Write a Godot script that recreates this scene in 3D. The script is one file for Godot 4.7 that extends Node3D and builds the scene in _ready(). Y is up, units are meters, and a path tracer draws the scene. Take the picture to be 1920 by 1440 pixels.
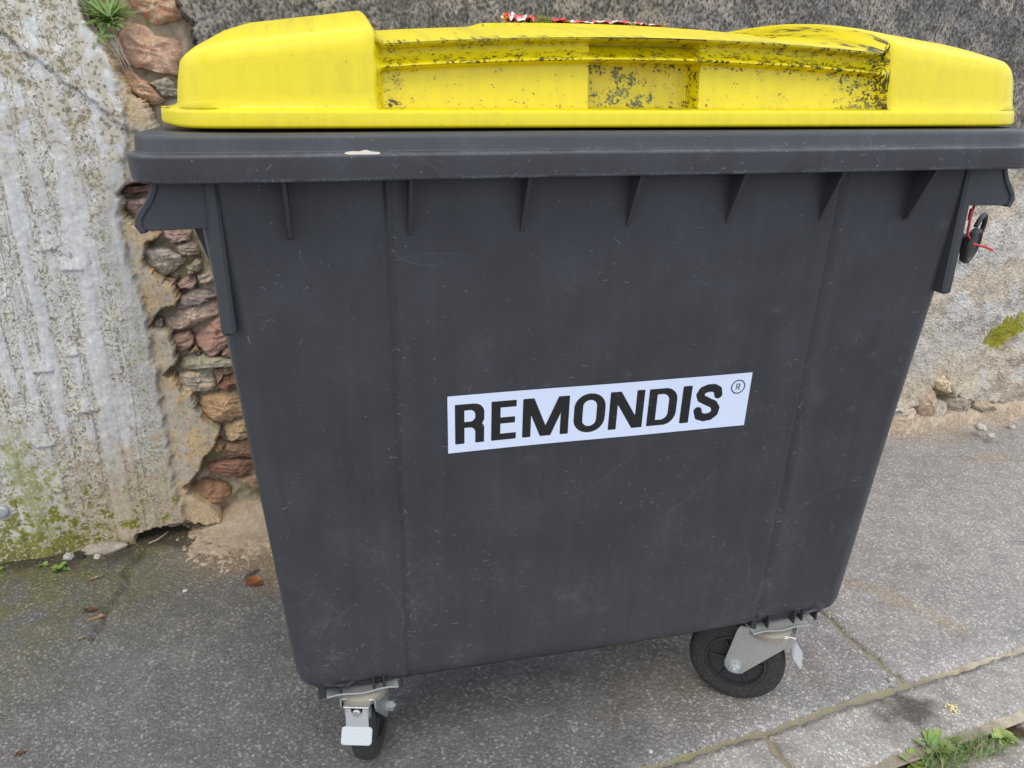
extends Node3D
# A grey four-wheeled waste container with a yellow lid on a pavement in front of an old rubble wall.
# x runs along the container's front, y up, z towards the viewer; metres.

var M := {}
var used := {}

# ---------------------------------------------------------------- geometry collector
class Geo:
	var v := PackedVector3Array()
	var n := PackedVector3Array()
	var c := PackedColorArray()
	var uv := PackedVector2Array()
	var ix := PackedInt32Array()
	var col := Color.WHITE
	var xf := Transform3D.IDENTITY

	func vert(p: Vector3, nn: Vector3, t := Vector2.ZERO) -> int:
		var q: Vector3 = xf * p
		v.append(q)
		n.append((xf.basis * nn).normalized())
		c.append(col)
		uv.append(t)
		return v.size() - 1

	# corners counter-clockwise seen from outside
	func tri(a: Vector3, b: Vector3, d: Vector3) -> void:
		var nn := (b - a).cross(d - a).normalized()
		var i := vert(a, nn, Vector2(a.x, -a.y))
		vert(b, nn, Vector2(b.x, -b.y))
		vert(d, nn, Vector2(d.x, -d.y))
		ix.append_array([i, i + 2, i + 1])

	func quad(a: Vector3, b: Vector3, d: Vector3, e: Vector3) -> void:
		var nn := (d - a).cross(e - b).normalized()
		var i := vert(a, nn, Vector2(a.x, -a.y))
		vert(b, nn, Vector2(b.x, -b.y))
		vert(d, nn, Vector2(d.x, -d.y))
		vert(e, nn, Vector2(e.x, -e.y))
		ix.append_array([i, i + 2, i + 1, i, i + 3, i + 2])

	# box with chamfered edges
	func box(center: Vector3, size: Vector3, ch := 0.002) -> void:
		var h := size * 0.5
		var k := minf(ch, minf(h.x, minf(h.y, h.z)) * 0.9)
		var P := func(sx, sy, sz, ax): # vertex of the corner lying on the face across axis ax
			var q := Vector3(sx * (h.x - (0.0 if ax == 0 else k)), sy * (h.y - (0.0 if ax == 1 else k)), sz * (h.z - (0.0 if ax == 2 else k)))
			return center + q
		for s in [-1.0, 1.0]:
			_q(P.call(s, -1, -1, 0), P.call(s, 1, -1, 0), P.call(s, 1, 1, 0), P.call(s, -1, 1, 0), Vector3(s, 0, 0))
			_q(P.call(-1, s, -1, 1), P.call(-1, s, 1, 1), P.call(1, s, 1, 1), P.call(1, s, -1, 1), Vector3(0, s, 0))
			_q(P.call(-1, -1, s, 2), P.call(1, -1, s, 2), P.call(1, 1, s, 2), P.call(-1, 1, s, 2), Vector3(0, 0, s))
		for a in [-1.0, 1.0]:
			for b in [-1.0, 1.0]:
				_q(P.call(a, b, -1, 0), P.call(a, b, 1, 0), P.call(a, b, 1, 1), P.call(a, b, -1, 1), Vector3(a, b, 0))
				_q(P.call(a, -1, b, 0), P.call(a, 1, b, 0), P.call(a, 1, b, 2), P.call(a, -1, b, 2), Vector3(a, 0, b))
				_q(P.call(-1, a, b, 1), P.call(1, a, b, 1), P.call(1, a, b, 2), P.call(-1, a, b, 2), Vector3(0, a, b))
				for d in [-1.0, 1.0]:
					var q0: Vector3 = P.call(a, b, d, 0)
					var q1: Vector3 = P.call(a, b, d, 1)
					var q2: Vector3 = P.call(a, b, d, 2)
					if (q1 - q0).cross(q2 - q0).dot(Vector3(a, b, d)) > 0.0:
						tri(q0, q1, q2)
					else:
						tri(q0, q2, q1)

	func _q(a: Vector3, b: Vector3, d: Vector3, e: Vector3, out: Vector3) -> void:
		if (d - a).cross(e - b).dot(out) > 0.0:
			quad(a, b, d, e)
		else:
			quad(a, e, d, b)

	# polygon (counter-clockwise in its x, y) pushed from z0 to z1, with a small chamfer towards z1
	func prism(poly: PackedVector2Array, z0: float, z1: float, ch := 0.0) -> void:
		var p := poly.duplicate()
		var m := p.size()
		var area := 0.0
		for i in m:
			area += p[i].cross(p[(i + 1) % m])
		if area < 0.0:
			p.reverse()
		var inner := p.duplicate()
		if ch > 0.0:
			for i in m:
				var e0 := (p[i] - p[(i + m - 1) % m]).normalized()
				var e1 := (p[(i + 1) % m] - p[i]).normalized()
				var nn := (Vector2(-e0.y, e0.x) + Vector2(-e1.y, e1.x))
				inner[i] = p[i] + nn / maxf(0.5, nn.length_squared() * 0.5) * ch
		var t := Geometry2D.triangulate_polygon(p)
		for i in range(0, t.size(), 3):
			var a := t[i]
			var b := t[i + 1]
			var d := t[i + 2]
			if (p[b] - p[a]).cross(p[d] - p[a]) < 0.0:
				var w := b
				b = d
				d = w
			tri(Vector3(inner[a].x, inner[a].y, z1), Vector3(inner[b].x, inner[b].y, z1), Vector3(inner[d].x, inner[d].y, z1))
			tri(Vector3(p[a].x, p[a].y, z0), Vector3(p[d].x, p[d].y, z0), Vector3(p[b].x, p[b].y, z0))
		for i in m:
			var j := (i + 1) % m
			var zc := z1 - ch
			quad(Vector3(p[i].x, p[i].y, z0), Vector3(p[j].x, p[j].y, z0), Vector3(p[j].x, p[j].y, zc), Vector3(p[i].x, p[i].y, zc))
			if ch > 0.0:
				quad(Vector3(p[i].x, p[i].y, zc), Vector3(p[j].x, p[j].y, zc), Vector3(inner[j].x, inner[j].y, z1), Vector3(inner[i].x, inner[i].y, z1))

	# profile of (radius, z) turned round the z axis; outside lies left of the direction of travel when z grows
	func lathe(prof: PackedVector2Array, seg := 32) -> void:
		for k in prof.size() - 1:
			var a := prof[k]
			var b := prof[k + 1]
			var d := b - a
			var base := v.size()
			for i in seg + 1:
				var an := TAU * i / seg
				var dir := Vector3(cos(an), sin(an), 0)
				var nn := dir * d.y + Vector3(0, 0, -d.x)
				vert(dir * a.x + Vector3(0, 0, a.y), nn, Vector2(float(i) / seg * 6.0, (a.y + a.x) * 9.0))
				vert(dir * b.x + Vector3(0, 0, b.y), nn, Vector2(float(i) / seg * 6.0, (b.y + b.x) * 9.0))
			for i in seg:
				var q := base + i * 2
				ix.append_array([q, q + 1, q + 3, q, q + 3, q + 2])

	func tube(path: PackedVector3Array, rad: float, seg := 8, end_rad := -1.0) -> void:
		var m := path.size()
		var base := v.size()
		var side := Vector3.ZERO
		for i in m:
			var d := (path[mini(i + 1, m - 1)] - path[maxi(i - 1, 0)]).normalized()
			if side == Vector3.ZERO:
				side = d.cross(Vector3.UP if absf(d.y) < 0.9 else Vector3.RIGHT).normalized()
			side = (side - d * side.dot(d)).normalized()
			var up := side.cross(d)
			var r := rad if end_rad < 0.0 else lerpf(rad, end_rad, float(i) / (m - 1))
			for j in seg:
				var an := TAU * j / seg
				var nn := side * cos(an) + up * sin(an)
				vert(path[i] + nn * r, nn)
		for i in m - 1:
			for j in seg:
				var a := base + i * seg + j
				var b := base + i * seg + (j + 1) % seg
				ix.append_array([a, b + seg, a + seg, a, b, b + seg])

	# grid of points, row by row; normal = (along row) x (along column), turned when flip
	func grid(P: PackedVector3Array, nx: int, ny: int, flip := false, wrap := false, C := PackedColorArray(), T := PackedVector2Array(), keep := PackedByteArray()) -> void:
		var base := v.size()
		var sg := -1.0 if flip else 1.0
		var hc := C.size() > 0
		var ht := T.size() > 0
		for j in ny:
			var j0 := maxi(j - 1, 0) * nx
			var j1 := mini(j + 1, ny - 1) * nx
			for i in nx:
				var i0 := i - 1
				var i1 := i + 1
				if wrap:
					i0 = (i + nx - 2) % (nx - 1) if i == 0 else i - 1
					i1 = 1 if i == nx - 1 else i + 1
				else:
					i0 = maxi(i0, 0)
					i1 = mini(i1, nx - 1)
				var r := j * nx
				var nn := (P[r + i1] - P[r + i0]).cross(P[j1 + i] - P[j0 + i]) * sg
				v.append(P[r + i])
				n.append(nn.normalized() if nn.length_squared() > 1e-20 else Vector3.UP)
				c.append(C[r + i] if hc else col)
				uv.append(T[r + i] if ht else Vector2(P[r + i].x, -P[r + i].y))
		var hk := keep.size() > 0
		for j in ny - 1:
			for i in nx - 1:
				var a := base + j * nx + i
				if hk:
					var k := j * nx + i
					if keep[k] + keep[k + 1] + keep[k + nx] + keep[k + nx + 1] == 0:
						continue
				if flip:
					ix.append_array([a, a + 1, a + nx + 1, a, a + nx + 1, a + nx])
				else:
					ix.append_array([a, a + nx + 1, a + 1, a, a + nx, a + nx + 1])

	func mesh() -> ArrayMesh:
		var ar := []
		ar.resize(Mesh.ARRAY_MAX)
		ar[Mesh.ARRAY_VERTEX] = v
		ar[Mesh.ARRAY_NORMAL] = n
		ar[Mesh.ARRAY_COLOR] = c
		ar[Mesh.ARRAY_TEX_UV] = uv
		ar[Mesh.ARRAY_INDEX] = ix
		var m := ArrayMesh.new()
		m.add_surface_from_arrays(Mesh.PRIMITIVE_TRIANGLES, ar)
		return m

# ---------------------------------------------------------------- naming
func numbered(called: String) -> String:
	if not used.has(called):
		used[called] = 0
		return called
	used[called] += 1
	return "%s_%03d" % [called, used[called]]

func tag(o: Node, label: String, category: String, group := "") -> Node:
	o.set_meta("label", label)
	o.set_meta("category", category)
	if group != "":
		o.set_meta("group", group)
	return o

func thing(called: String, label: String, category: String, at := Vector3.ZERO, group := "") -> Node3D:
	var o := Node3D.new()
	o.name = numbered(called)
	add_child(o)
	o.position = at
	tag(o, label, category, group)
	return o

func part(parent: Node, called: String, g, m: Material) -> MeshInstance3D:
	var o := MeshInstance3D.new()
	o.name = called if parent != self else numbered(called)
	o.mesh = g.mesh() if g is Geo else g
	o.material_override = m
	parent.add_child(o, true)
	return o

func node_part(parent: Node, called: String, at := Vector3.ZERO) -> Node3D:
	var o := Node3D.new()
	o.name = called
	parent.add_child(o, true)
	o.position = at
	return o

func lin(h: String) -> Color:
	return Color(h).srgb_to_linear()

func noise(seed_: int, freq: float, oct := 3, kind := FastNoiseLite.TYPE_SIMPLEX_SMOOTH) -> FastNoiseLite:
	var f := FastNoiseLite.new()
	f.seed = seed_
	f.frequency = freq
	f.noise_type = kind
	f.fractal_octaves = oct
	f.fractal_type = FastNoiseLite.FRACTAL_FBM if oct > 1 else FastNoiseLite.FRACTAL_NONE
	return f

func bytes_of(f: FastNoiseLite, w: int, h: int, seamless := false) -> PackedByteArray:
	var im: Image = f.get_seamless_image(w, h) if seamless else f.get_image(w, h)
	im.convert(Image.FORMAT_L8)
	return im.get_data()

# vertical streaks: noise stretched along the image's height
func streak_bytes(f: FastNoiseLite, w: int, h: int, squeeze: int) -> PackedByteArray:
	var im: Image = f.get_image(w, maxi(8, h / squeeze))
	im.convert(Image.FORMAT_L8)
	im.resize(w, h, Image.INTERPOLATE_CUBIC)
	return im.get_data()

func tex(im: Image) -> ImageTexture:
	im.generate_mipmaps()
	return ImageTexture.create_from_image(im)

func normal_tex(h: PackedByteArray, w: int, hh: int, scale_: float) -> ImageTexture:
	var im := Image.create_from_data(w, hh, false, Image.FORMAT_L8, h)
	im.bump_map_to_normal_map(scale_)
	im.convert(Image.FORMAT_RGB8)
	return ImageTexture.create_from_image(im)

func mat(col: Color, rough: float, metal := 0.0) -> StandardMaterial3D:
	var m := StandardMaterial3D.new()
	m.albedo_color = col.linear_to_srgb()
	m.roughness = rough
	m.metallic = metal
	return m

func sst(a: float, b: float, x: float) -> float:
	return smoothstep(a, b, x)
const STONES := [
	[[0.523,0.864,0.598,0.86,0.592,0.841,0.544,0.832,0.531,0.847],"a58280","8a6a5c"],
	[[0.549,0.827,0.589,0.838,0.607,0.823,0.607,0.801,0.574,0.799,0.555,0.812],"9a8672","7f6b55"],
	[[0.479,0.825,0.522,0.822,0.559,0.803,0.578,0.788,0.559,0.769,0.511,0.744,0.481,0.766,0.472,0.794],"8d8270","a59a88"],
	[[0.57,0.772,0.598,0.787,0.611,0.778,0.605,0.755,0.572,0.748],"8f8068","7a704c"],
	[[0.539,0.733,0.588,0.745,0.593,0.727,0.586,0.713,0.544,0.713],"a08078","8c6a58"],
	[[0.596,0.747,0.631,0.751,0.64,0.735,0.633,0.723,0.595,0.721],"a39580","8a7a60"],
	[[0.511,0.742,0.548,0.747,0.538,0.725,0.52,0.729],"8a6f55","70593f"],
	[[0.543,0.692,0.566,0.705,0.626,0.708,0.639,0.685,0.543,0.651,0.528,0.662],"98897a","7d6c68"],
	[[0.493,0.625,0.527,0.649,0.6,0.674,0.641,0.679,0.639,0.634,0.565,0.61,0.503,0.596,0.494,0.604],"a89684","a07a60"],
	[[0.475,0.636,0.493,0.634,0.491,0.604,0.465,0.604],"988a78","85745c"],
	[[0.505,0.585,0.557,0.596,0.565,0.574,0.561,0.562,0.521,0.531,0.507,0.545],"9c7c68","8d6a58"],
	[[0.57,0.591,0.598,0.616,0.637,0.622,0.663,0.602,0.663,0.558,0.611,0.52,0.582,0.535,0.566,0.561],"a27a68","94644e"],
	[[0.544,0.537,0.565,0.552,0.582,0.535,0.573,0.526],"8c6f50","6d6038"],
	[[0.625,0.524,0.654,0.553,0.671,0.526,0.661,0.512,0.635,0.514],"8f6c5c","7d5a48"],
	[[0.526,0.522,0.551,0.53,0.646,0.511,0.666,0.489,0.593,0.486,0.526,0.481,0.516,0.495],"9c9478","8a8468"],
	[[0.508,0.475,0.595,0.482,0.608,0.437,0.595,0.414,0.509,0.419],"96907c","b09a78"],
	[[0.598,0.483,0.666,0.489,0.667,0.469,0.624,0.463,0.608,0.44],"80654c","6d543c"],
	[[0.624,0.46,0.673,0.469,0.67,0.416,0.613,0.421,0.61,0.436],"94603f","7a4a38"],
	[[0.547,0.386,0.56,0.404,0.657,0.409,0.685,0.396,0.679,0.33,0.601,0.318,0.558,0.342],"b08848","a07848"],
	[[0.611,0.305,0.662,0.322,0.694,0.315,0.688,0.261,0.617,0.26,0.607,0.278],"ad9060","987848"],
	[[0.564,0.212,0.604,0.252,0.667,0.257,0.698,0.245,0.688,0.202,0.633,0.198,0.586,0.202],"8f6c44","7a583c"],
	[[0.544,0.191,0.586,0.2,0.668,0.19,0.704,0.182,0.694,0.147,0.596,0.134,0.558,0.158],"80543c","905e44"],
	[[0.619,0.127,0.672,0.14,0.723,0.132,0.731,0.084,0.674,0.086],"94774f","806040"],
	[[0.471,0.119,0.532,0.141,0.6,0.116,0.605,0.082,0.557,0.061,0.49,0.087],"a0704a","8c6038"],
	[[0.571,0.27,0.595,0.273,0.607,0.25,0.578,0.228,0.571,0.242],"a07c50","8a6840"],
	[[0.523,1.423,0.644,1.432,0.646,1.404,0.647,1.365,0.612,1.359,0.576,1.344,0.553,1.356,0.535,1.376,0.518,1.395],"b87038","a89070"],
	[[0.496,1.334,0.532,1.353,0.56,1.348,0.578,1.323,0.628,1.32,0.638,1.295,0.631,1.278,0.621,1.234,0.501,1.263,0.489,1.292],"b48a6c","a67858"],
	[[0.484,1.254,0.515,1.246,0.549,1.216,0.579,1.183,0.555,1.169,0.527,1.18,0.497,1.211],"b87a44","a88c68"],
	[[0.55,1.223,0.59,1.233,0.614,1.204,0.61,1.186,0.576,1.19],"9a8f7a","847a66"],
	[[0.442,0.962,0.457,0.98,0.517,0.983,0.517,0.967,0.456,0.963],"785040","8a604c"],
	[[0.453,0.945,0.494,0.949,0.516,0.933,0.513,0.909,0.464,0.91,0.449,0.93],"a57c78","8f6660"],
	[[3.085,0.145,3.138,0.172,3.185,0.127,3.18,0.079,3.155,0.023,3.114,0.044],"a88c70","8c7860"],
	[[3.162,0.026,3.191,0.077,3.214,0.099,3.253,0.064,3.228,0.023],"a09686","8c8070"],
	[[3.249,0.077,3.286,0.103,3.365,0.081,3.373,0.055,3.33,0.023,3.26,0.038],"8f8474","7d7060"],
	[[3.375,0.049,3.379,0.086,3.427,0.074,3.5,0.033,3.426,0.028],"9c8b70","87765c"],
	[[2.969,0.038,3.007,0.082,3.087,0.096,3.109,0.039,3.093,0.016,2.995,0.017],"b09880","9c8a74"],
	[[3.156,0.185,3.185,0.205,3.249,0.156,3.236,0.124,3.173,0.147],"c0a478","a08860"],
	[[3.505,0.029,3.54,0.054,3.623,0.037,3.691,0.023,3.707,-0.025,3.585,-0.016],"94887a","80766a"],
]
const COAT_EDGE := [0.451,1.477,0.436,1.392,0.439,1.353,0.452,1.329,0.468,1.322,0.478,1.289,0.487,1.257,0.489,1.238,0.501,1.216,0.509,1.191,0.532,1.178,0.548,1.147,0.56,1.107,0.551,1.045,0.531,0.991,0.471,0.99,0.449,0.97,0.451,0.94,0.44,0.916,0.456,0.897,0.491,0.886,0.509,0.876,0.521,0.857,0.504,0.849,0.486,0.84,0.485,0.815,0.474,0.802,0.477,0.79,0.492,0.768,0.508,0.749,0.529,0.734,0.54,0.714,0.548,0.696,0.529,0.674,0.507,0.668,0.484,0.655,0.474,0.636,0.459,0.622,0.482,0.613,0.507,0.607,0.514,0.577,0.515,0.551,0.516,0.521,0.496,0.503,0.477,0.489,0.493,0.478,0.511,0.467,0.51,0.442,0.543,0.426,0.546,0.381,0.557,0.354,0.57,0.338,0.584,0.328,0.597,0.308,0.591,0.276,0.568,0.251,0.545,0.229,0.536,0.197,0.511,0.172,0.483,0.144,0.502,0.112,0.533,0.091,0.554,0.068,0.57,0.037,0.565,0.014,0.517,0.017,0.468,0.039,0.434,0.038,0.406,0.031,0.376,0.032,0.339,0.023,0.337,-0.01,0.312,-0.028,0.256,-0.03,0.188,-0.03]
const GREY_EDGE := [0.461,1.477,0.441,1.392,0.45,1.349,0.468,1.294,0.483,1.249,0.489,1.191,0.493,1.132,0.475,1.046,0.462,0.971,0.442,0.921,0.442,0.868,0.447,0.76,0.465,0.661,0.459,0.589,0.462,0.502,0.461,0.366,0.467,0.254,0.456,0.214,0.463,0.146,0.474,0.075,0.467,0.023]
const MAIN_EDGE := [0.645,1.487,0.633,1.399,0.642,1.375,0.66,1.352,0.663,1.337,0.658,1.263,0.719,1.216]
const MAIN_FOOT := [2.803,0.06,3.023,0.072,3.142,0.089,3.14,0.144,3.213,0.182,3.274,0.102,3.347,0.078,3.421,0.058,3.536,0.041,3.597,0.001,3.663,-0.002,3.778,0.003]

# ---------------------------------------------------------------- textures and materials
func make_materials() -> void:
	# fine mineral grain, multiplies the stones' own colours
	var w := 512
	var a := bytes_of(noise(3, 0.05, 4), w, w, true)
	var b := bytes_of(noise(4, 0.22, 2), w, w, true)
	var px := PackedByteArray()
	px.resize(w * w)
	for i in w * w:
		px[i] = clampi(int(255.0 * pow(clampf(0.22 + 0.50 * a[i] / 255.0 + 0.55 * b[i] / 255.0, 0.0, 1.0), 0.4545)), 0, 255)
	M.grain = tex(Image.create_from_data(w, w, false, Image.FORMAT_L8, px))
	M.grain_normal = normal_tex(px, w, w, 5.0)
	var fl := PackedByteArray()
	fl.resize(w * w)
	for i in w * w:
		fl[i] = clampi(int(255.0 * (0.74 + 0.26 * a[i] / 255.0 - 0.40 * sst(0.66, 0.82, b[i] / 255.0) * sst(0.40, 0.6, a[i] / 255.0))), 0, 255)
	M.fleck = tex(Image.create_from_data(w, w, false, Image.FORMAT_L8, fl))
	var st := mat(Color.WHITE, 0.92)
	st.vertex_color_use_as_albedo = true
	st.albedo_texture = M.grain
	st.normal_enabled = true
	st.normal_texture = M.grain_normal
	st.normal_scale = 1.6
	st.uv1_triplanar = true
	st.uv1_world_triplanar = true
	st.uv1_scale = Vector3(4.5, 4.5, 4.5)
	st.metallic_specular = 0.3
	M.stone = st
	var so := st.duplicate()
	so.normal_scale = 0.6
	so.uv1_scale = Vector3(7, 7, 7)
	M.soil = so
	# chippings bound in tar
	w = 1024
	var cell := noise(11, 0.066, 1, FastNoiseLite.TYPE_CELLULAR)
	cell.cellular_return_type = FastNoiseLite.RETURN_CELL_VALUE
	cell.cellular_jitter = 1.0
	var cv := bytes_of(cell, w, w, true)
	cell.cellular_return_type = FastNoiseLite.RETURN_DISTANCE
	var cd := bytes_of(cell, w, w, true)
	var fn := bytes_of(noise(12, 0.16, 3), w, w, true)
	var md := bytes_of(noise(13, 0.012, 3), w, w, true)
	var hp := PackedByteArray()
	hp.resize(w * w)
	px = PackedByteArray()
	px.resize(w * w)
	for i in w * w:
		var d := cd[i] / 255.0
		var f := fn[i] / 255.0
		var v := cv[i] / 255.0
		var chip := clampf(1.30 - d * 1.4 + (f - 0.5) * 1.6, 0.0, 1.0)
		var tone := 0.37 + 0.34 * v * v + 0.80 * (f - 0.5) + 0.10 * (md[i] / 255.0 - 0.5)
		if v > 0.93:
			tone += 0.17
		px[i] = clampi(int(255.0 * pow(clampf(lerpf(0.30 + 0.9 * (f - 0.35), maxf(0.10, tone), chip), 0.04, 1.0), 0.4545)), 0, 255)
		hp[i] = clampi(int(255.0 * (chip * (0.45 + 0.4 * v) + 0.12 * f)), 0, 255)
	M.chips = tex(Image.create_from_data(w, w, false, Image.FORMAT_L8, px))
	M.chips_normal = normal_tex(hp, w, w, 10.0)
	var asp := mat(Color.WHITE, 0.9)
	asp.vertex_color_use_as_albedo = true
	asp.albedo_texture = M.chips
	asp.normal_enabled = true
	asp.normal_texture = M.chips_normal
	asp.metallic_specular = 0.3
	M.asphalt = asp
	M.concrete = asp.duplicate()
	M.concrete.normal_scale = 0.6
	# moulded plastics
	M.grey = mat(Color(0.041, 0.044, 0.051), 0.48)
	M.dark = mat(Color(0.028, 0.028, 0.030), 0.55)
	M.grey_marked = mat(Color.WHITE, 0.41)
	M.grey_marked.albedo_texture = scuffed(1400, 1050, 77, 1.0)
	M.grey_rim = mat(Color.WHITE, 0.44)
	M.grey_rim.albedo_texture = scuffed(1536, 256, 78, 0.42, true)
	M.yellow = mat(Color.WHITE, 0.42)
	M.yellow.albedo_texture = lid_print()
	M.rubber = mat(Color(0.022, 0.020, 0.018), 0.8)
	M.rubber.vertex_color_use_as_albedo = false
	M.steel = mat(Color(0.74, 0.75, 0.74), 0.36, 0.7)
	M.steel.albedo_texture = M.fleck
	M.steel.uv1_triplanar = true
	M.steel.uv1_scale = Vector3(9, 9, 9)
	M.zinc = mat(Color(0.66, 0.70, 0.72), 0.42, 0.35)
	M.zinc.albedo_texture = M.fleck
	M.zinc.uv1_triplanar = true
	M.zinc.uv1_scale = Vector3(14, 14, 14)
	M.dirty_steel = mat(Color(0.42, 0.38, 0.31), 0.7, 0.3)
	M.dirty_steel.albedo_texture = M.grain
	M.dirty_steel.uv1_triplanar = true
	M.dirty_steel.uv1_scale = Vector3(14, 14, 14)
	M.red = mat(Color(0.62, 0.045, 0.04), 0.5)
	M.white = mat(Color(0.74, 0.73, 0.71), 0.6)
	M.leafy = mat(Color.WHITE, 0.55)
	M.leafy.vertex_color_use_as_albedo = true
	M.leafy.backlight_enabled = true
	M.leafy.backlight = Color(0.12, 0.2, 0.03)
	M.dry = mat(Color.WHITE, 0.8)
	M.dry.vertex_color_use_as_albedo = true
	M.sticker = mat(Color.WHITE, 0.4)
	M.sticker.albedo_texture = sticker_print()

# dark grey plastic with the scratches, chips and rubbed dust of years
func scuffed(w: int, h: int, seed_: int, share: float, is_rim := false) -> ImageTexture:
	var a := bytes_of(noise(21, 0.006, 4), w, h)
	var b := bytes_of(noise(22, 0.05, 3), w, h)
	var s := streak_bytes(noise(23, 0.03, 3), w, h, 14)
	var px := PackedByteArray()
	px.resize(w * h * 3)
	for y in h:
		var low := sst(0.55, 0.95, float(y) / h)
		for x in w:
			var i := y * w + x
			var v := 0.230 + 0.036 * (a[i] / 255.0 - 0.5) + 0.022 * (s[i] / 255.0 - 0.5) + 0.010 * (b[i] / 255.0 - 0.5)
			var dust := clampf((a[i] / 255.0 * 0.6 + b[i] / 255.0 * 0.5 - 0.66) * 1.6, 0.0, 1.0) * (0.05 + 0.22 * low)
			v += dust * 0.45
			px[i * 3] = int(255.0 * v * 0.98)
			px[i * 3 + 1] = int(255.0 * v)
			px[i * 3 + 2] = int(255.0 * v * 1.08)
	var im := Image.create_from_data(w, h, false, Image.FORMAT_RGB8, px)
	var r := RandomNumberGenerator.new()
	r.seed = seed_
	for k in int(900 * share): # single flecks
		var x := r.randi_range(2, w - 4)
		var y := int(h * pow(r.randf(), 0.8))
		if y > h - 4:
			continue
		var t := r.randf_range(0.3, 0.75)
		im.set_pixel(x, y, Color(t, t, t))
		if r.randf() < 0.5:
			im.set_pixel(x + 1, y, Color(t * 0.8, t * 0.8, t * 0.8))
	var nests: Array[Vector2] = []
	for k in 34: # handling knocks come in nests, mostly low down and along the grooves
		nests.append(Vector2(r.randf_range(0, w), h * pow(r.randf(), 0.5)))
	for k in int(900 * share): # short and long scratches
		var nest := nests[r.randi_range(0, 33)]
		var x := nest.x + r.randfn(0.0, 55.0)
		var y := nest.y + r.randfn(0.0, 34.0)
		if r.randf() < 0.2:
			x = w * (0.5 + (0.26 if r.randf() < 0.5 else -0.26)) + r.randfn(0.0, 7.0)
			y = h * pow(r.randf(), 0.6)
		var an := r.randfn(0.0, 0.5) if r.randf() < 0.6 else r.randf_range(-1.6, 1.6)
		var ln := 2.0 + 12.0 * pow(r.randf(), 2.0)
		if r.randf() < 0.05:
			ln = r.randf_range(50, 190)
		var str_ := r.randf_range(0.2, 0.8) * (0.4 if ln > 40 else 1.0)
		var bend := r.randf_range(-0.012, 0.012)
		for q in int(ln):
			x += cos(an)
			y += sin(an)
			an += bend
			if x < 1 or y < 1 or x > w - 2 or y > h - 2:
				break
			if r.randf() < 0.25:
				continue
			var c := im.get_pixel(int(x), int(y))
			im.set_pixel(int(x), int(y), c.lerp(Color(0.62, 0.62, 0.64), str_))
	if is_rim: # pale worn edges; the sky's gleam on the ledge is painted in too
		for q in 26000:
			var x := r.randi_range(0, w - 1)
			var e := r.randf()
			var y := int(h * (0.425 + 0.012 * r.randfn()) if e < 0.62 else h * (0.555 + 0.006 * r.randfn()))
			var wear_gleam := 0.30 if e < 0.62 else 0.42
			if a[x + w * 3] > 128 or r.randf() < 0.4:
				im.set_pixel(x, clampi(y, 0, h - 1), im.get_pixel(x, clampi(y, 0, h - 1)).lerp(Color(0.60, 0.62, 0.66), wear_gleam * r.randf()))
	for k in int(26 * share): # rubbed patches
		var cx := r.randf_range(0, w)
		var cy := h * pow(r.randf(), 0.7)
		var rad := r.randf_range(8, 34)
		for q in int(rad * 14):
			var p := Vector2(r.randfn(0, 0.5), r.randfn(0, 0.35)) * rad
			var x := int(cx + p.x)
			var y := int(cy + p.y)
			if x < 1 or y < 1 or x > w - 2 or y > h - 2:
				continue
			var c := im.get_pixel(x, y)
			im.set_pixel(x, y, c.lerp(Color(0.55, 0.55, 0.56), r.randf_range(0.05, 0.28)))
	return tex(im)

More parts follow.
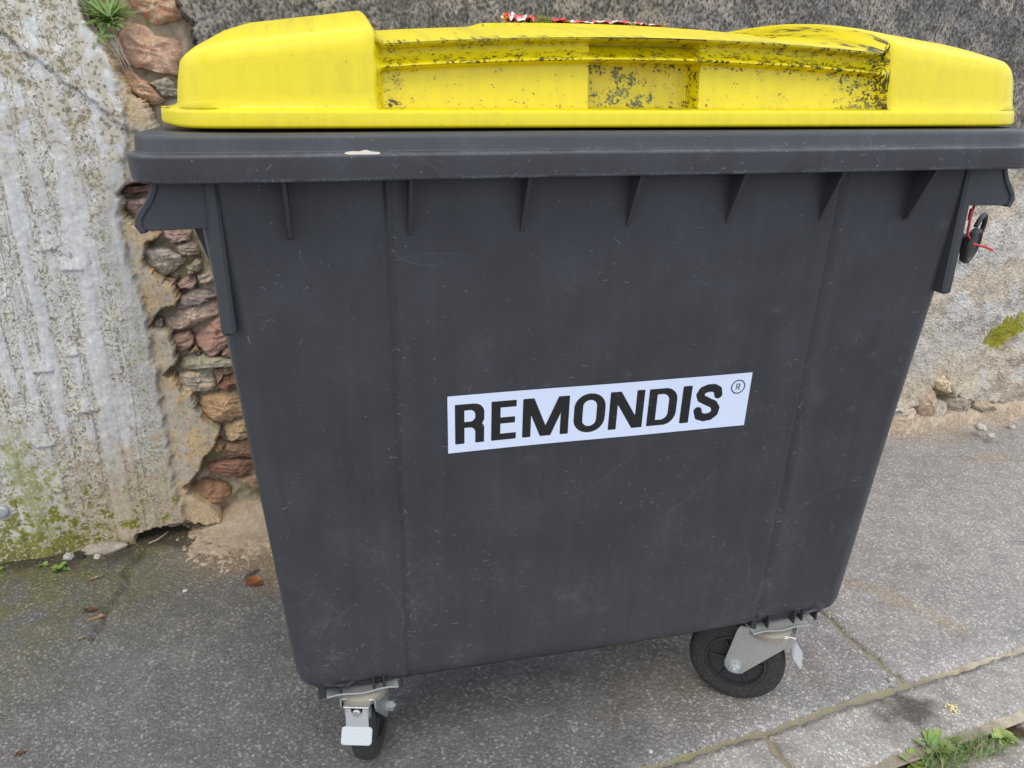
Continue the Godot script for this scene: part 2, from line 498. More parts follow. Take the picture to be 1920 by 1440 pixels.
# yellow plastic with the black and olive growth that sits in its recesses
func lid_print() -> ImageTexture:
	var w := 2048
	var h := 640
	var fine := streak_bytes(noise(31, 0.12, 3), w, h, 2)
	var mid := streak_bytes(noise(32, 0.035, 3), w, h, 2)
	var coarse := bytes_of(noise(33, 0.006, 3), w, h)
	var smear := streak_bytes(noise(34, 0.04, 3), w, h, 10)
	var px := PackedByteArray()
	px.resize(w * h * 3)
	var ye := Color(0.87, 0.795, 0.008)
	for y in h:
		var v := float(y) / h
		for x in w:
			var i := y * w + x
			var X := (float(x) / w - 0.5) * 1.46
			var f := fine[i] / 255.0
			var m := mid[i] / 255.0
			var g := coarse[i] / 255.0
			var d := 0.012
			var A := absf(X)
			if v > 0.15 and v < 0.75 and A < 0.424:
				if v > 0.47:
					d = 0.30 + 0.24 * sst(0.62, 0.48, v) + 0.10 * sst(0.66, 0.72, v) + 0.12 * sst(-0.1, 0.3, X)
				elif A < 0.1125:
					d = 0.28 + 0.34 * sst(0.45, 0.62, g) + (0.16 if X > 0.0755 else 0.0)
				else:
					d = 0.11 + 0.14 * sst(0.30, 0.17, v)
					if X > 0.12:
						d += 0.30 * sst(0.36, 0.45, v) + 0.42 * sst(0.29, 0.385, X)
					else:
						d += 0.38 * sst(-0.34, -0.388, X)
				if X > 0.386:
					d = 0.74
				elif X < -0.386:
					d = 0.40
			elif v >= 0.72 and X > 0.37 and X < 0.43:
				d = 0.34
			elif v >= 0.75:
				d = 0.04
			var spot := f * 0.56 + m * 0.44
			var k := sst(-0.04, 0.11, spot - (0.80 - 0.42 * d - 0.12 * (g - 0.5)))
			if d < 0.04:
				k *= 0.6
			var grow := Color(0.17, 0.155, 0.09).lerp(Color(0.42, 0.43, 0.31), sst(0.5, 0.75, g))
			var yy := ye
			var film := 0.12 * (g - 0.4) + 0.16 * (smear[i] / 255.0 - 0.45) + 0.07 * (m - 0.5) + 0.10 * sst(0.62, 0.8, f) * sst(0.5, 0.7, g)
			if v >= 0.75:
				film += 0.10 * sst(0.5, 0.8, smear[i] / 255.0)
			yy = yy.lerp(Color(0.62, 0.56, 0.16), clampf(film + 0.03, 0.0, 0.5))
			yy = yy.lerp(Color(0.60, 0.53, 0.10), 0.42 * sst(0.15, 0.6, d) * sst(0.40, 0.66, m * 0.6 + f * 0.4))
			yy = yy.lerp(grow, k * 0.85)
			px[i * 3] = clampi(int(yy.r * 255.0), 0, 255)
			px[i * 3 + 1] = clampi(int(yy.g * 255.0), 0, 255)
			px[i * 3 + 2] = clampi(int(yy.b * 255.0), 0, 255)
	return tex(Image.create_from_data(w, h, false, Image.FORMAT_RGB8, px))

# ---- the white foil with its black capitals
func rr(x: float, y: float, x0: float, y0: float, x1: float, y1: float, r: float) -> bool:
	var qx := absf(x - (x0 + x1) * 0.5) - (x1 - x0) * 0.5 + r
	var qy := absf(y - (y0 + y1) * 0.5) - (y1 - y0) * 0.5 + r
	return Vector2(maxf(qx, 0), maxf(qy, 0)).length() + minf(maxf(qx, qy), 0.0) < r

func band(x: float, y: float, ax: float, bx: float, w: float) -> bool: # slanted stroke from (ax,0) to (bx,1)
	var c := lerpf(ax, bx, y)
	return y >= 0.0 and y <= 1.0 and x >= c and x <= c + w

var s_path := PackedVector2Array([Vector2(0.60, 0.30), Vector2(0.57, 0.17), Vector2(0.46, 0.105), Vector2(0.32, 0.10), Vector2(0.18, 0.15), Vector2(0.125, 0.26), Vector2(0.17, 0.37), Vector2(0.33, 0.46), Vector2(0.50, 0.55), Vector2(0.58, 0.67), Vector2(0.56, 0.80), Vector2(0.45, 0.885), Vector2(0.30, 0.90), Vector2(0.16, 0.85), Vector2(0.11, 0.70)])

func glyph(ch: String, x: float, y: float, w: float) -> bool: # unit height, width w
	var s := 0.215
	match ch:
		"R":
			if rr(x, y, 0, 0, s, 1, 0.015):
				return true
			if y < 0.60 and x >= 0.0 and rr(x, y, -0.3, 0, w, 0.60, 0.24):
				return not (x > s and rr(x, y, 0.0, 0.155, w - s, 0.445, 0.12))
			if y >= 0.45 and y <= 1.0 and x > s and rr(x, y, -0.3, 0.45, w, 1.5, 0.2):
				return not rr(x, y, -0.2, 0.60, w - s, 1.6, 0.12)
			return false
		"E":
			return rr(x, y, 0, 0, s, 1, 0.015) or rr(x, y, 0.05, 0, w, 0.165, 0.02) or rr(x, y, 0.05, 0.415, w - 0.03, 0.575, 0.02) or rr(x, y, 0.05, 0.835, w, 1, 0.02)
		"M":
			return rr(x, y, 0, 0, s - 0.01, 1, 0.015) or rr(x, y, w - s + 0.01, 0, w, 1, 0.015) or band(x, y, 0.03, w * 0.5 - 0.13, 0.24) or band(x, y, w - 0.27, w * 0.5 - 0.11, 0.24)
		"O":
			return rr(x, y, 0, -0.015, w, 1.015, 0.37) and not rr(x, y, s, 0.155, w - s, 0.845, 0.17)
		"N":
			return rr(x, y, 0, 0, s - 0.01, 1, 0.015) or rr(x, y, w - s + 0.01, 0, w, 1, 0.015) or band(x, y, 0.0, w - 0.27, 0.27)
		"D":
			return x >= 0.0 and rr(x, y, -0.4, 0, w, 1, 0.34) and not (x > s and rr(x, y, -0.2, 0.155, w - s, 0.845, 0.18))
		"I":
			return rr(x, y, 0, 0, w, 1, 0.015)
		"S":
			var p := Vector2(x * 0.70 / w, y)
			for k in s_path.size() - 1:
				var q := Geometry2D.get_closest_point_to_segment(p, s_path[k], s_path[k + 1])
				if q.distance_to(p) < 0.105:
					return true
			return false
	return false

func sticker_print() -> ImageTexture:
	var w := 1040
	var h := 200
	var im := Image.create(w, h, false, Image.FORMAT_RGB8)
	var white := Color(0.825, 0.87, 0.955)
	var ink := Color(0.135, 0.135, 0.145)
	im.fill(white)
	var top := 0.155
	var bot := 0.845
	for e in LETTERS:
		var x0: float = e[1]
		var x1: float = e[2]
		var cap := (bot - top) * STICKER_H
		var lw := (x1 - x0) / cap
		for y in range(int(h * top) - 4, int(h * bot) + 5):
			var gy := (float(y) / h - top) / (bot - top)
			for x in range(int((x0 - STICKER_X0) / STICKER_W * w) - 2, int((x1 - STICKER_X0) / STICKER_W * w) + 3):
				var gx := (float(x) / w * STICKER_W + STICKER_X0 - x0) / cap
				if glyph(e[0], gx, gy, lw):
					im.set_pixel(x, y, ink)
	var c := Vector2(0.955, 0.245)
	for y in range(int(h * 0.06), int(h * 0.45)):
		for x in range(int(w * 0.92), w):
			var p := Vector2((float(x) / w - c.x) * STICKER_W, (float(y) / h - c.y) * STICKER_H)
			var r := p.length()
			var q := p / 0.0115 + Vector2(0.34, 0.5)
			var lit := q.x > 0.0 and q.y > 0.0 and q.y < 1.0 and ((q.x < 0.16) or (q.y < 0.58 and q.x < 0.66 and not (q.x > 0.14 and q.x < 0.5 and q.y > 0.14 and q.y < 0.44)) or absf(q.x - lerpf(0.26, 0.62, (q.y - 0.5) * 2.0)) < 0.09 and q.y > 0.5)
			if (r < 0.0128 and r > 0.0108) or lit:
				im.set_pixel(x, y, Color(0.14, 0.19, 0.21))
	var r := RandomNumberGenerator.new()
	r.seed = 5
	for k in 60:
		var x := r.randi_range(0, w - 8)
		var y := r.randi_range(0, h - 8)
		for q in r.randi_range(1, 7):
			im.set_pixel(mini(x + q, w - 1), mini(y + q / 3, h - 1), Color(0.6, 0.62, 0.66))
	return tex(im)

const STICKER_X0 := -0.2685
const STICKER_W := 0.507
const STICKER_Y1 := 0.7828
const STICKER_H := 0.0977
const LETTERS := [["R", -0.2575, -0.2115], ["E", -0.2005, -0.1605], ["M", -0.1505, -0.0745], ["O", -0.0665, -0.0145], ["N", -0.0075, 0.0510], ["D", 0.0590, 0.1090], ["I", 0.1175, 0.1335], ["S", 0.1405, 0.1885]]

# wall frame: s along the wall, t height, d out of it towards the street
const W0 := Vector3(-1.36, 0, -1.05)
var WU := Vector3(0.99681, 0, -0.07974)
var WN := Vector3(0.07974, 0, 0.99681)
# street frame: a along the kerb, b towards the road
const K0 := Vector3(0.736, 0, -0.101)
var SA := Vector3(0.99205, 0, -0.12586)
var SB := Vector3(0.12586, 0, 0.99205)

func on_wall(s: float, t: float, d: float) -> Vector3:
	return W0 + WU * s + Vector3(0, t, 0) + WN * d

func street(a: float, b: float, y := 0.0) -> Vector3:
	return K0 + SA * a + SB * b + Vector3(0, y, 0)

func pairs(a: Array) -> PackedVector2Array:
	var r := PackedVector2Array()
	for i in range(0, a.size(), 2):
		r.append(Vector2(a[i], a[i + 1]))
	return r

func steps(stops: Array) -> PackedFloat32Array: # [from, to, step, to, step, ...]
	var r := PackedFloat32Array([stops[0]])
	var at: float = stops[0]
	for k in range(1, stops.size(), 2):
		var m := maxi(1, int(round((stops[k] - at) / stops[k + 1])))
		for i in m:
			r.append(lerpf(at, stops[k], float(i + 1) / m))
		at = stops[k]
	return r

func edge_at(poly: PackedVector2Array, t: float) -> float: # s of a downward running line at height t
	for i in poly.size() - 1:
		if t <= poly[i].y and t >= poly[i + 1].y:
			var k := (poly[i].y - t) / maxf(1e-5, poly[i].y - poly[i + 1].y)
			return lerpf(poly[i].x, poly[i + 1].x, k)
	return poly[0].x if t > poly[0].y else poly[poly.size() - 1].x

func _ready() -> void:
	# ---- camera
	var cam := Camera3D.new()
	cam.name = "camera"
	var rt := Vector3(0.97334962, 0.00779479, 0.22919373)
	var up := Vector3(0.07537396, 0.93302318, -0.35183308)
	var fw := Vector3(0.21658552, -0.35973183, -0.90757023)
	cam.transform = Transform3D(Basis(rt, up, -fw).orthonormalized(), Vector3(-0.4234, 1.2182, 1.0023))
	cam.fov = 52.969
	cam.near = 0.05
	cam.far = 400.0
	add_child(cam)
	cam.current = true
	# ---- sky, sun, exposure
	var we := WorldEnvironment.new()
	we.name = "world_environment"
	var env := Environment.new()
	env.background_mode = Environment.BG_SKY
	var sm := ProceduralSkyMaterial.new()
	sm.sky_top_color = Color(0.80, 0.84, 0.90)
	sm.sky_horizon_color = Color(0.78, 0.80, 0.83)
	sm.sky_curve = 0.2
	sm.ground_bottom_color = Color(0.30, 0.29, 0.28)
	sm.ground_horizon_color = Color(0.45, 0.44, 0.43)
	sm.sky_energy_multiplier = 1.3
	var sky := Sky.new()
	sky.sky_material = sm
	env.sky = sky
	env.tonemap_mode = Environment.TONE_MAPPER_LINEAR
	env.tonemap_exposure = 1.58
	env.sdfgi_enabled = true
	env.ssao_enabled = true
	env.ssil_enabled = true
	we.environment = env
	add_child(we)
	var sun := DirectionalLight3D.new()
	sun.name = "sun"
	sun.light_color = Color(1.0, 0.95, 0.87)
	sun.light_energy = 0.3
	sun.light_angular_distance = 30.0
	sun.shadow_enabled = true
	add_child(sun)
	sun.look_at_from_position(Vector3(-0.4, 3.2, 1.7), Vector3.ZERO)

	make_materials()
	build_ground()
	build_wall()
	build_container()
	build_plants()
	build_litter()

# ---------------------------------------------------------------- ground
func ground_tone(p: Vector3, na: FastNoiseLite, nb: FastNoiseLite) -> Color:
	var n1 := na.get_noise_2d(p.x, p.z)
	var n2 := nb.get_noise_2d(p.x, p.z)
	var wall_d := (p - W0).dot(WN)
	var dull := Color(0.455, 0.446, 0.438)
	var warm := Color(0.78, 0.735, 0.70)
	var c := dull.lerp(warm, clampf(sst(-0.2, 0.75, p.x + 0.25 * n1) + 0.25 * n2, 0.0, 1.0))
	# patches of trodden sand and dust
	var sand := Color(0.84, 0.66, 0.47)
	var k := sst(0.36, 0.14, wall_d + 0.16 * n1 + 0.10 * n2) * sst(-0.98, -0.72, p.x + 0.1 * n2) * sst(0.2, -0.3, p.x)
	var seg := Geometry2D.get_closest_point_to_segment(Vector2(p.x, p.z), Vector2(0.62, -0.52), Vector2(0.87, -0.45))
	var seg2 := Geometry2D.get_closest_point_to_segment(Vector2(p.x, p.z), Vector2(0.87, -0.45), Vector2(0.99, -0.25))
	var ds := minf(seg.distance_to(Vector2(p.x, p.z)), seg2.distance_to(Vector2(p.x, p.z)))
	k = maxf(k, 0.55 * sst(0.045, 0.008, ds + 0.03 * n2 + 0.012 * n1))
	k = maxf(k, 0.40 * sst(0.35, 0.05, Vector2(p.x - 0.32, (p.z + 0.36) * 1.2).length() + 0.16 * n1 + 0.10 * n2))
	k = maxf(k, 0.75 * sst(0.16, 0.03, wall_d + 0.10 * n1 + 0.06 * n2) * sst(1.4, 1.7, p.x))
	k = maxf(k, 0.6 * sst(0.05, 0.015, Vector2((p.x - 1.80) * 0.5, p.z + 1.0).length() + 0.02 * n2))
	c = c.lerp(sand, clampf(k, 0.0, 1.0))
	# moss and algae towards the foot of the plastered wall
	var moss := Color(0.37, 0.36, 0.18)
	var m := sst(-0.72, -1.0, p.x + 0.16 * n1) * sst(0.70, 0.16, wall_d + 0.26 * n1 + 0.22 * n2)
	c = c.lerp(moss, clampf(m * (0.8 + 1.5 * n2), 0.0, 0.9))
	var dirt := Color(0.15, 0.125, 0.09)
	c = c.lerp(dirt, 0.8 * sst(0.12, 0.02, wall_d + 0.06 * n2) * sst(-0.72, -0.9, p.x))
	return c * (1.0 + 0.14 * n2 + 0.10 * n1)

func sheet(as_: PackedFloat32Array, bs: PackedFloat32Array, y: float, na, nb, tile: float, tone: Callable, edge := 0.0, rise = null) -> Geo:
	var P := PackedVector3Array()
	var C := PackedColorArray()
	var T := PackedVector2Array()
	var nx := as_.size()
	var ny := bs.size()
	if edge > 0.0: # crisp arrises
		as_[1] = as_[0] + 0.0025
		as_[nx - 2] = as_[nx - 1] - 0.0025
		bs[1] = bs[0] + 0.0025
		bs[ny - 2] = bs[ny - 1] - 0.0025
	for j in ny:
		for i in nx:
			var a := as_[i]
			var b := bs[j]
			var yy := y
			if edge > 0.0 and (i == 0 or j == 0 or i == nx - 1 or j == ny - 1):
				yy -= 0.02
			elif edge > 0.0 and (i == 1 or j == 1 or i == nx - 2 or j == ny - 2):
				yy -= 0.0012
			var q := street(a, b)
			if edge > 0.0:
				var wob: float = edge * (nb.get_noise_2d(q.x * 3.0 + 7.0, q.z * 3.0) + 0.8 * nb.get_noise_2d(q.x * 0.8 + 3.0, q.z))
				if i <= 1 or i >= nx - 2:
					a += wob
				if j <= 1 or j >= ny - 2:
					b += wob
				q = street(a, b)
			yy += 0.0035 * na.get_noise_2d(q.x * 1.5, q.z * 1.5)
			if rise != null:
				yy += rise.call(q)
			P.append(Vector3(q.x, yy, q.z))
			C.append(tone.call(q))
			T.append(Vector2(a, b) / tile)
	var g := Geo.new()
	g.grid(P, nx, ny, true, false, C, T)
	return g

func crack(p: Vector3) -> float:
	# the crack that runs from the wall foot across the pavement, and the sand banked against the stones
	var line := [Vector2(-0.99, -1.03), Vector2(-1.015, -0.95), Vector2(-1.005, -0.86), Vector2(-1.03, -0.78), Vector2(-1.02, -0.72), Vector2(-1.035, -0.665)]
	var q := Vector2(p.x, p.z)
	var dy := 0.0
	if q.x < -0.9 and q.x > -1.12 and q.y < -0.6:
		var best := 9.0
		for i in line.size() - 1:
			best = minf(best, Geometry2D.get_closest_point_to_segment(q, line[i], line[i + 1]).distance_to(q))
		dy -= 0.013 * sst(0.013, 0.003, best + 0.004 * sin(q.y * 90.0))
	var wd := (p - W0).dot(WN)
	dy += 0.05 * sst(0.06, -0.10, wd) * sst(-0.86, -0.74, p.x) * sst(0.1, -0.4, p.x)
	dy += 0.045 * sst(0.10, -0.02, wd) * sst(1.45, 1.75, p.x)
	return dy

func build_ground() -> void:
	var na := noise(41, 1.6, 3)
	var nb := noise(42, 9.0, 4)
	var tone := func(p): return ground_tone(p, na, nb)
	var far_tone := func(p): return Color(0.34, 0.33, 0.315)
	var base := part(self, "ground", sheet(steps([-60.0, 60.0, 20.0]), steps([-60.0, 60.0, 20.0]), -0.05, na, nb, 0.5, far_tone), M.asphalt)
	base.set_meta("kind", "structure")
	# joints between the slabs: packed soil and moss
	var soil_tone := func(p):
		var n: float = nb.get_noise_2d(p.x * 2.0, p.z * 2.0)
		var far := sst(0.75, 0.95, p.x)
		return Color(0.40, 0.35, 0.27).lerp(Color(0.28, 0.27, 0.15), clampf(0.25 + 1.3 * n, 0, 1)).lerp(Color(0.60, 0.52, 0.41), far) * (1.1 + 0.5 * n)
	var bed := part(self, "joint_soil", sheet(steps([-3.0, -1.3, 0.1, 1.5, 0.005, 3.0, 0.1]), steps([-0.03, 0.16, 0.005]), -0.0045, na, nb, 0.4, soil_tone), M.soil)
	bed.set_meta("kind", "structure")
	var bed2 := part(self, "joint_soil", sheet(steps([-0.03, 0.03, 0.005]), steps([-1.5, -0.6, 0.05, -0.031, 0.005]), -0.006, na, nb, 0.4, soil_tone), M.soil)
	bed2.set_meta("kind", "structure")
	# pavement: two tarred fields with an open joint between them
	var pave := node_part(self, "pavement")
	pave.set_meta("kind", "structure")
	part(pave, "paving_field", sheet(steps([-8.0, -2.1, 0.25, -0.0055, 0.010]), steps([-2.2, -1.25, 0.05, -0.0070, 0.010]), 0.0, na, nb, 0.46, tone, 0.009, crack), M.asphalt)
	part(pave, "paving_field", sheet(steps([0.0045, 2.0, 0.012, 9.0, 0.3]), steps([-2.2, -1.45, 0.05, -0.0055, 0.012]), 0.001, na, nb, 0.36, tone, 0.008, crack), M.concrete)
	# sand washed out of the wall, lying over the tar
	for zone in [[-1.06, -0.30, -1.32, -0.66, 0.0], [1.45, 2.45, -1.42, -0.95, 1.0]]:
		var P := PackedVector3Array()
		var C := PackedColorArray()
		var nx := int((zone[1] - zone[0]) / 0.007)
		var nz := int((zone[3] - zone[2]) / 0.007)
		for j in nz + 1:
			for i in nx + 1:
				var p := Vector3(lerpf(zone[0], zone[1], float(i) / nx), 0, lerpf(zone[3], zone[2], float(j) / nz))
				var n1 := na.get_noise_2d(p.x * 2.0, p.z * 2.0)
				var n2 := nb.get_noise_2d(p.x * 2.0, p.z * 2.0)
				var n3 := nb.get_noise_2d(p.x * 9.0, p.z * 9.0)
				var wd := (p - W0).dot(WN)
				var k: float = 0.175 - wd + 0.09 * n1 + 0.09 * n2 + 0.13 * n3 - 0.30 * sst(-0.76, -1.0, p.x)
				if zone[4] > 0.5:
					k = 0.055 - wd + 0.10 * n1 + 0.07 * n2 + 0.10 * n3
				P.append(Vector3(p.x, 0.0035 * na.get_noise_2d(p.x * 1.5, p.z * 1.5) + crack(p) + clampf(k * 0.10, -0.012, 0.006) + 0.0022 * n3, p.z))
				var c := Color(0.46, 0.36, 0.26).lerp(Color(0.55, 0.46, 0.365), clampf(0.5 + n2, 0, 1)).lerp(Color(0.31, 0.225, 0.15), clampf(-1.6 * n1 - 0.1, 0.0, 0.7))
				C.append(c * (1.15 + 0.35 * n3))
		var sg := Geo.new()
		sg.grid(P, nx + 1, nz + 1, false, false, C)
		var sb := part(self, "sand", sg, M.soil)
		sb.set_meta("kind", "structure")
	# kerb stones
	var kerb := node_part(self, "kerb")
	kerb.set_meta("kind", "structure")
	var kt := func(p):
		var n: float = nb.get_noise_2d(p.x * 1.4, p.z * 1.4)
		var m: float = na.get_noise_2d(p.x * 2.0, p.z * 2.0)
		var c := Color(0.84, 0.79, 0.73) * (1.0 + 0.3 * n + 0.15 * m)
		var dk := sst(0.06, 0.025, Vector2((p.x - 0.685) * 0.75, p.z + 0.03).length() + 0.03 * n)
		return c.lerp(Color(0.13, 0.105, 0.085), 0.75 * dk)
	var ends := [-4.4, -3.39, -2.39, -1.39, -0.387, 0.62, 1.62, 2.62, 3.62]
	for k in ends.size() - 1:
		var fine := 0.008 if k >= 2 and k <= 5 else 0.05
		part(kerb, "kerb_stone", sheet(steps([ends[k] + 0.006, ends[k + 1] - 0.006, fine]), steps([0.0070, 0.138, 0.008]), 0.002, na, nb, 0.30, kt, 0.007), M.concrete)
	# the road's concrete gutter and the road beyond it
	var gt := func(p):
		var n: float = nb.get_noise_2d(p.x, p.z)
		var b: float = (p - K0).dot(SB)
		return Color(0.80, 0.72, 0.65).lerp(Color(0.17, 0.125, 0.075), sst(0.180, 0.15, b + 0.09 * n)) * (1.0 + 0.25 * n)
	var gut := part(self, "gutter", sheet(steps([-6.0, -1.0, 0.2, 1.0, 0.01, 6.0, 0.2]), steps([0.139, 0.45, 0.01]), -0.018, na, nb, 0.34, gt), M.concrete)
	gut.set_meta("kind", "structure")
	var road := part(self, "road", sheet(steps([-40.0, 40.0, 2.0]), steps([0.45, 8.0, 0.5]), -0.024, na, nb, 0.6, far_tone), M.asphalt)
	road.set_meta("kind", "structure")

# ---------------------------------------------------------------- wall
var coat_w := 800
var coat_h := 1184
var coat_bands := PackedByteArray()
const COAT_S0 := -0.42
const COAT_S1 := 0.62
const COAT_T0 := -0.04
const COAT_T1 := 1.50
const LEDGES := [[0.269, 0.838, 0.020], [0.315, 0.785, 0.026], [0.203, 0.530, 0.026], [0.274, 0.566, 0.016], [0.284, 0.413, 0.028], [0.172, 0.326, 0.026], [0.175, 0.192, 0.018]]

func coat_textures() -> void:
	var w := coat_w
	var h := coat_h
	var grey := pairs(GREY_EDGE)
	coat_bands = streak_bytes(noise(51, 0.022, 3), w, h, 26)
	var fib := streak_bytes(noise(52, 0.11, 2), w, h, 9)
	var worm := bytes_of(noise(53, 0.080, 2), w, h)
	var worm2 := bytes_of(noise(54, 0.10, 3), w, h)
	var patch := bytes_of(noise(55, 0.006, 4), w, h)
	var spot := bytes_of(noise(56, 0.022, 3), w, h)
	var px := PackedByteArray()
	px.resize(w * h * 3)
	var hp := PackedByteArray()
	hp.resize(w * h)
	var pale := Color(0.87, 0.86, 0.84)
	var blue := Color(0.855, 0.86, 0.868)
	var umber := Color(0.40, 0.365, 0.305)
	var ochre := Color(0.83, 0.73, 0.59)
	var green := Color(0.47, 0.465, 0.14)
	for y in h:
		var t := lerpf(COAT_T1, COAT_T0, (y + 0.5) / h)
		var ge := edge_at(grey, t)
		for x in w:
			var i := y * w + x
			var s := lerpf(COAT_S0, COAT_S1, (x + 0.5) / w)
			var B := coat_bands[i] / 255.0
			var F := fib[i] / 255.0
			var a := worm[i] / 255.0
			var b := worm2[i] / 255.0
			var p := patch[i] / 255.0
			var q := spot[i] / 255.0
			# 1 = smooth float marks, 0 = torn, pitted skin
			var smooth_ := clampf((B - 0.52) * 6.0 + (p - 0.5) * 2.6 + (q - 0.5) * 2.2 + 0.2, 0.0, 1.0)
			var seam := 1.0 - sst(0.006, 0.022, absf(B - 0.47 + 0.05 * (p - 0.5)))
			var pit := (1.0 - sst(0.018, 0.05, absf(a - 0.5))) * (1.0 - 0.90 * smooth_) * sst(0.30, 0.44, b)
			pit = maxf(pit, 0.8 * sst(0.74, 0.80, b) * (1.0 - 0.8 * smooth_))
			pit = maxf(pit, 0.6 * seam * sst(0.35, 0.6, a + b - 0.4))
			var rub := sst(ge - 0.075, ge - 0.03, s) * sst(1.15, 0.95, t) # sandy skim beside the edge
			pit *= 1.0 - 0.5 * rub
			var c := pale.lerp(blue, smooth_ * 0.85)
			c = c.lerp(Color(0.76, 0.74, 0.71), 0.35 * sst(0.52, 0.75, F) * (1.0 - smooth_ * 0.5))
			c = c.lerp(Color(0.74, 0.735, 0.72), 0.6 * rub)
			# the upper part is older, more yellow and stonier
			var old := sst(0.95, 1.25, t + 0.25 * (p - 0.5) + 0.5 * (s - 0.2))
			c = c.lerp(Color(0.78, 0.73, 0.64), old * 0.6 * sst(0.35, 0.6, q))
			pit = maxf(pit, old * 0.8 * sst(0.60, 0.70, a) * sst(0.4, 0.6, q))
			# earth stain and algae near the foot
			var lowest := sst(0.42, 0.06, t + 0.5 * (q - 0.5) + 0.25 * (p - 0.5))
			c = c.lerp(Color(0.75, 0.67, 0.56), 0.75 * lowest * sst(0.05, 0.28, s))
			var alga := sst(0.56, 0.78, q * 0.6 + p * 0.25 + b * 0.25) * sst(0.50, 0.10, t + 0.3 * (s - 0.05))
			alga = maxf(alga, 0.85 * sst(0.16, 0.04, t + 0.45 * (s - 0.05) + 0.40 * (q - 0.5) + 0.2 * (p - 0.5)) * sst(0.34, 0.22, s))
			alga = maxf(alga, 0.55 * sst(0.04, 0.012, absf(s - 0.085 - 0.1 * (0.4 - t)) + 0.08 * (q - 0.5) + 0.05 * (b - 0.5)) * sst(0.44, 0.34, t))
			alga = maxf(alga, 0.45 * sst(0.58, 0.72, q) * sst(0.5, 0.62, b) * (1.0 - smooth_))
			c = c.lerp(green, clampf(alga * sst(0.22, 0.5, a * 0.4 + b * 0.6), 0.0, 1.0) * 0.95)
			var pitc := umber.lerp(Color(0.40, 0.39, 0.37), sst(0.35, 0.65, p))
			c = c.lerp(pitc, clampf(pit, 0.0, 1.0) * 0.80)
			# bedding mortar that shows beyond the grey skim
			var m := sst(-0.004, 0.006, s - ge + 0.020 * (a - 0.5) + 0.012 * (b - 0.5))
			if m > 0.0:
				var oc := ochre.lerp(Color(0.78, 0.745, 0.68), sst(0.4, 0.62, p * 0.5 + q * 0.5))
				oc = oc.lerp(Color(0.55, 0.46, 0.35), 0.5 * sst(0.64, 0.74, a))
				oc = oc.lerp(Color(0.74, 0.71, 0.66), 0.7 * sst(0.66, 0.74, b))
				c = c.lerp(oc, m)
			var nz := 0.94 + 0.14 * (b - 0.5) + 0.10 * (a - 0.5)
			px[i * 3] = clampi(int(c.r * nz * 255.0), 0, 255)
			px[i * 3 + 1] = clampi(int(c.g * nz * 255.0), 0, 255)
			px[i * 3 + 2] = clampi(int(c.b * nz * 255.0), 0, 255)
			var hh := 0.52 + 0.10 * (B - 0.5) + 0.10 * (F - 0.5) + 0.14 * (a - 0.5) * (1.0 - smooth_) + 0.08 * (b - 0.5) - 0.22 * pit
			hp[i] = clampi(int(hh * 255.0), 0, 255)
	var m := mat(Color.WHITE, 0.93)
	m.albedo_texture = tex(Image.create_from_data(w, h, false, Image.FORMAT_RGB8, px))
	m.normal_enabled = true
	m.normal_texture = normal_tex(hp, w, h, 5.0)
	m.metallic_specular = 0.25
	M.coat = m

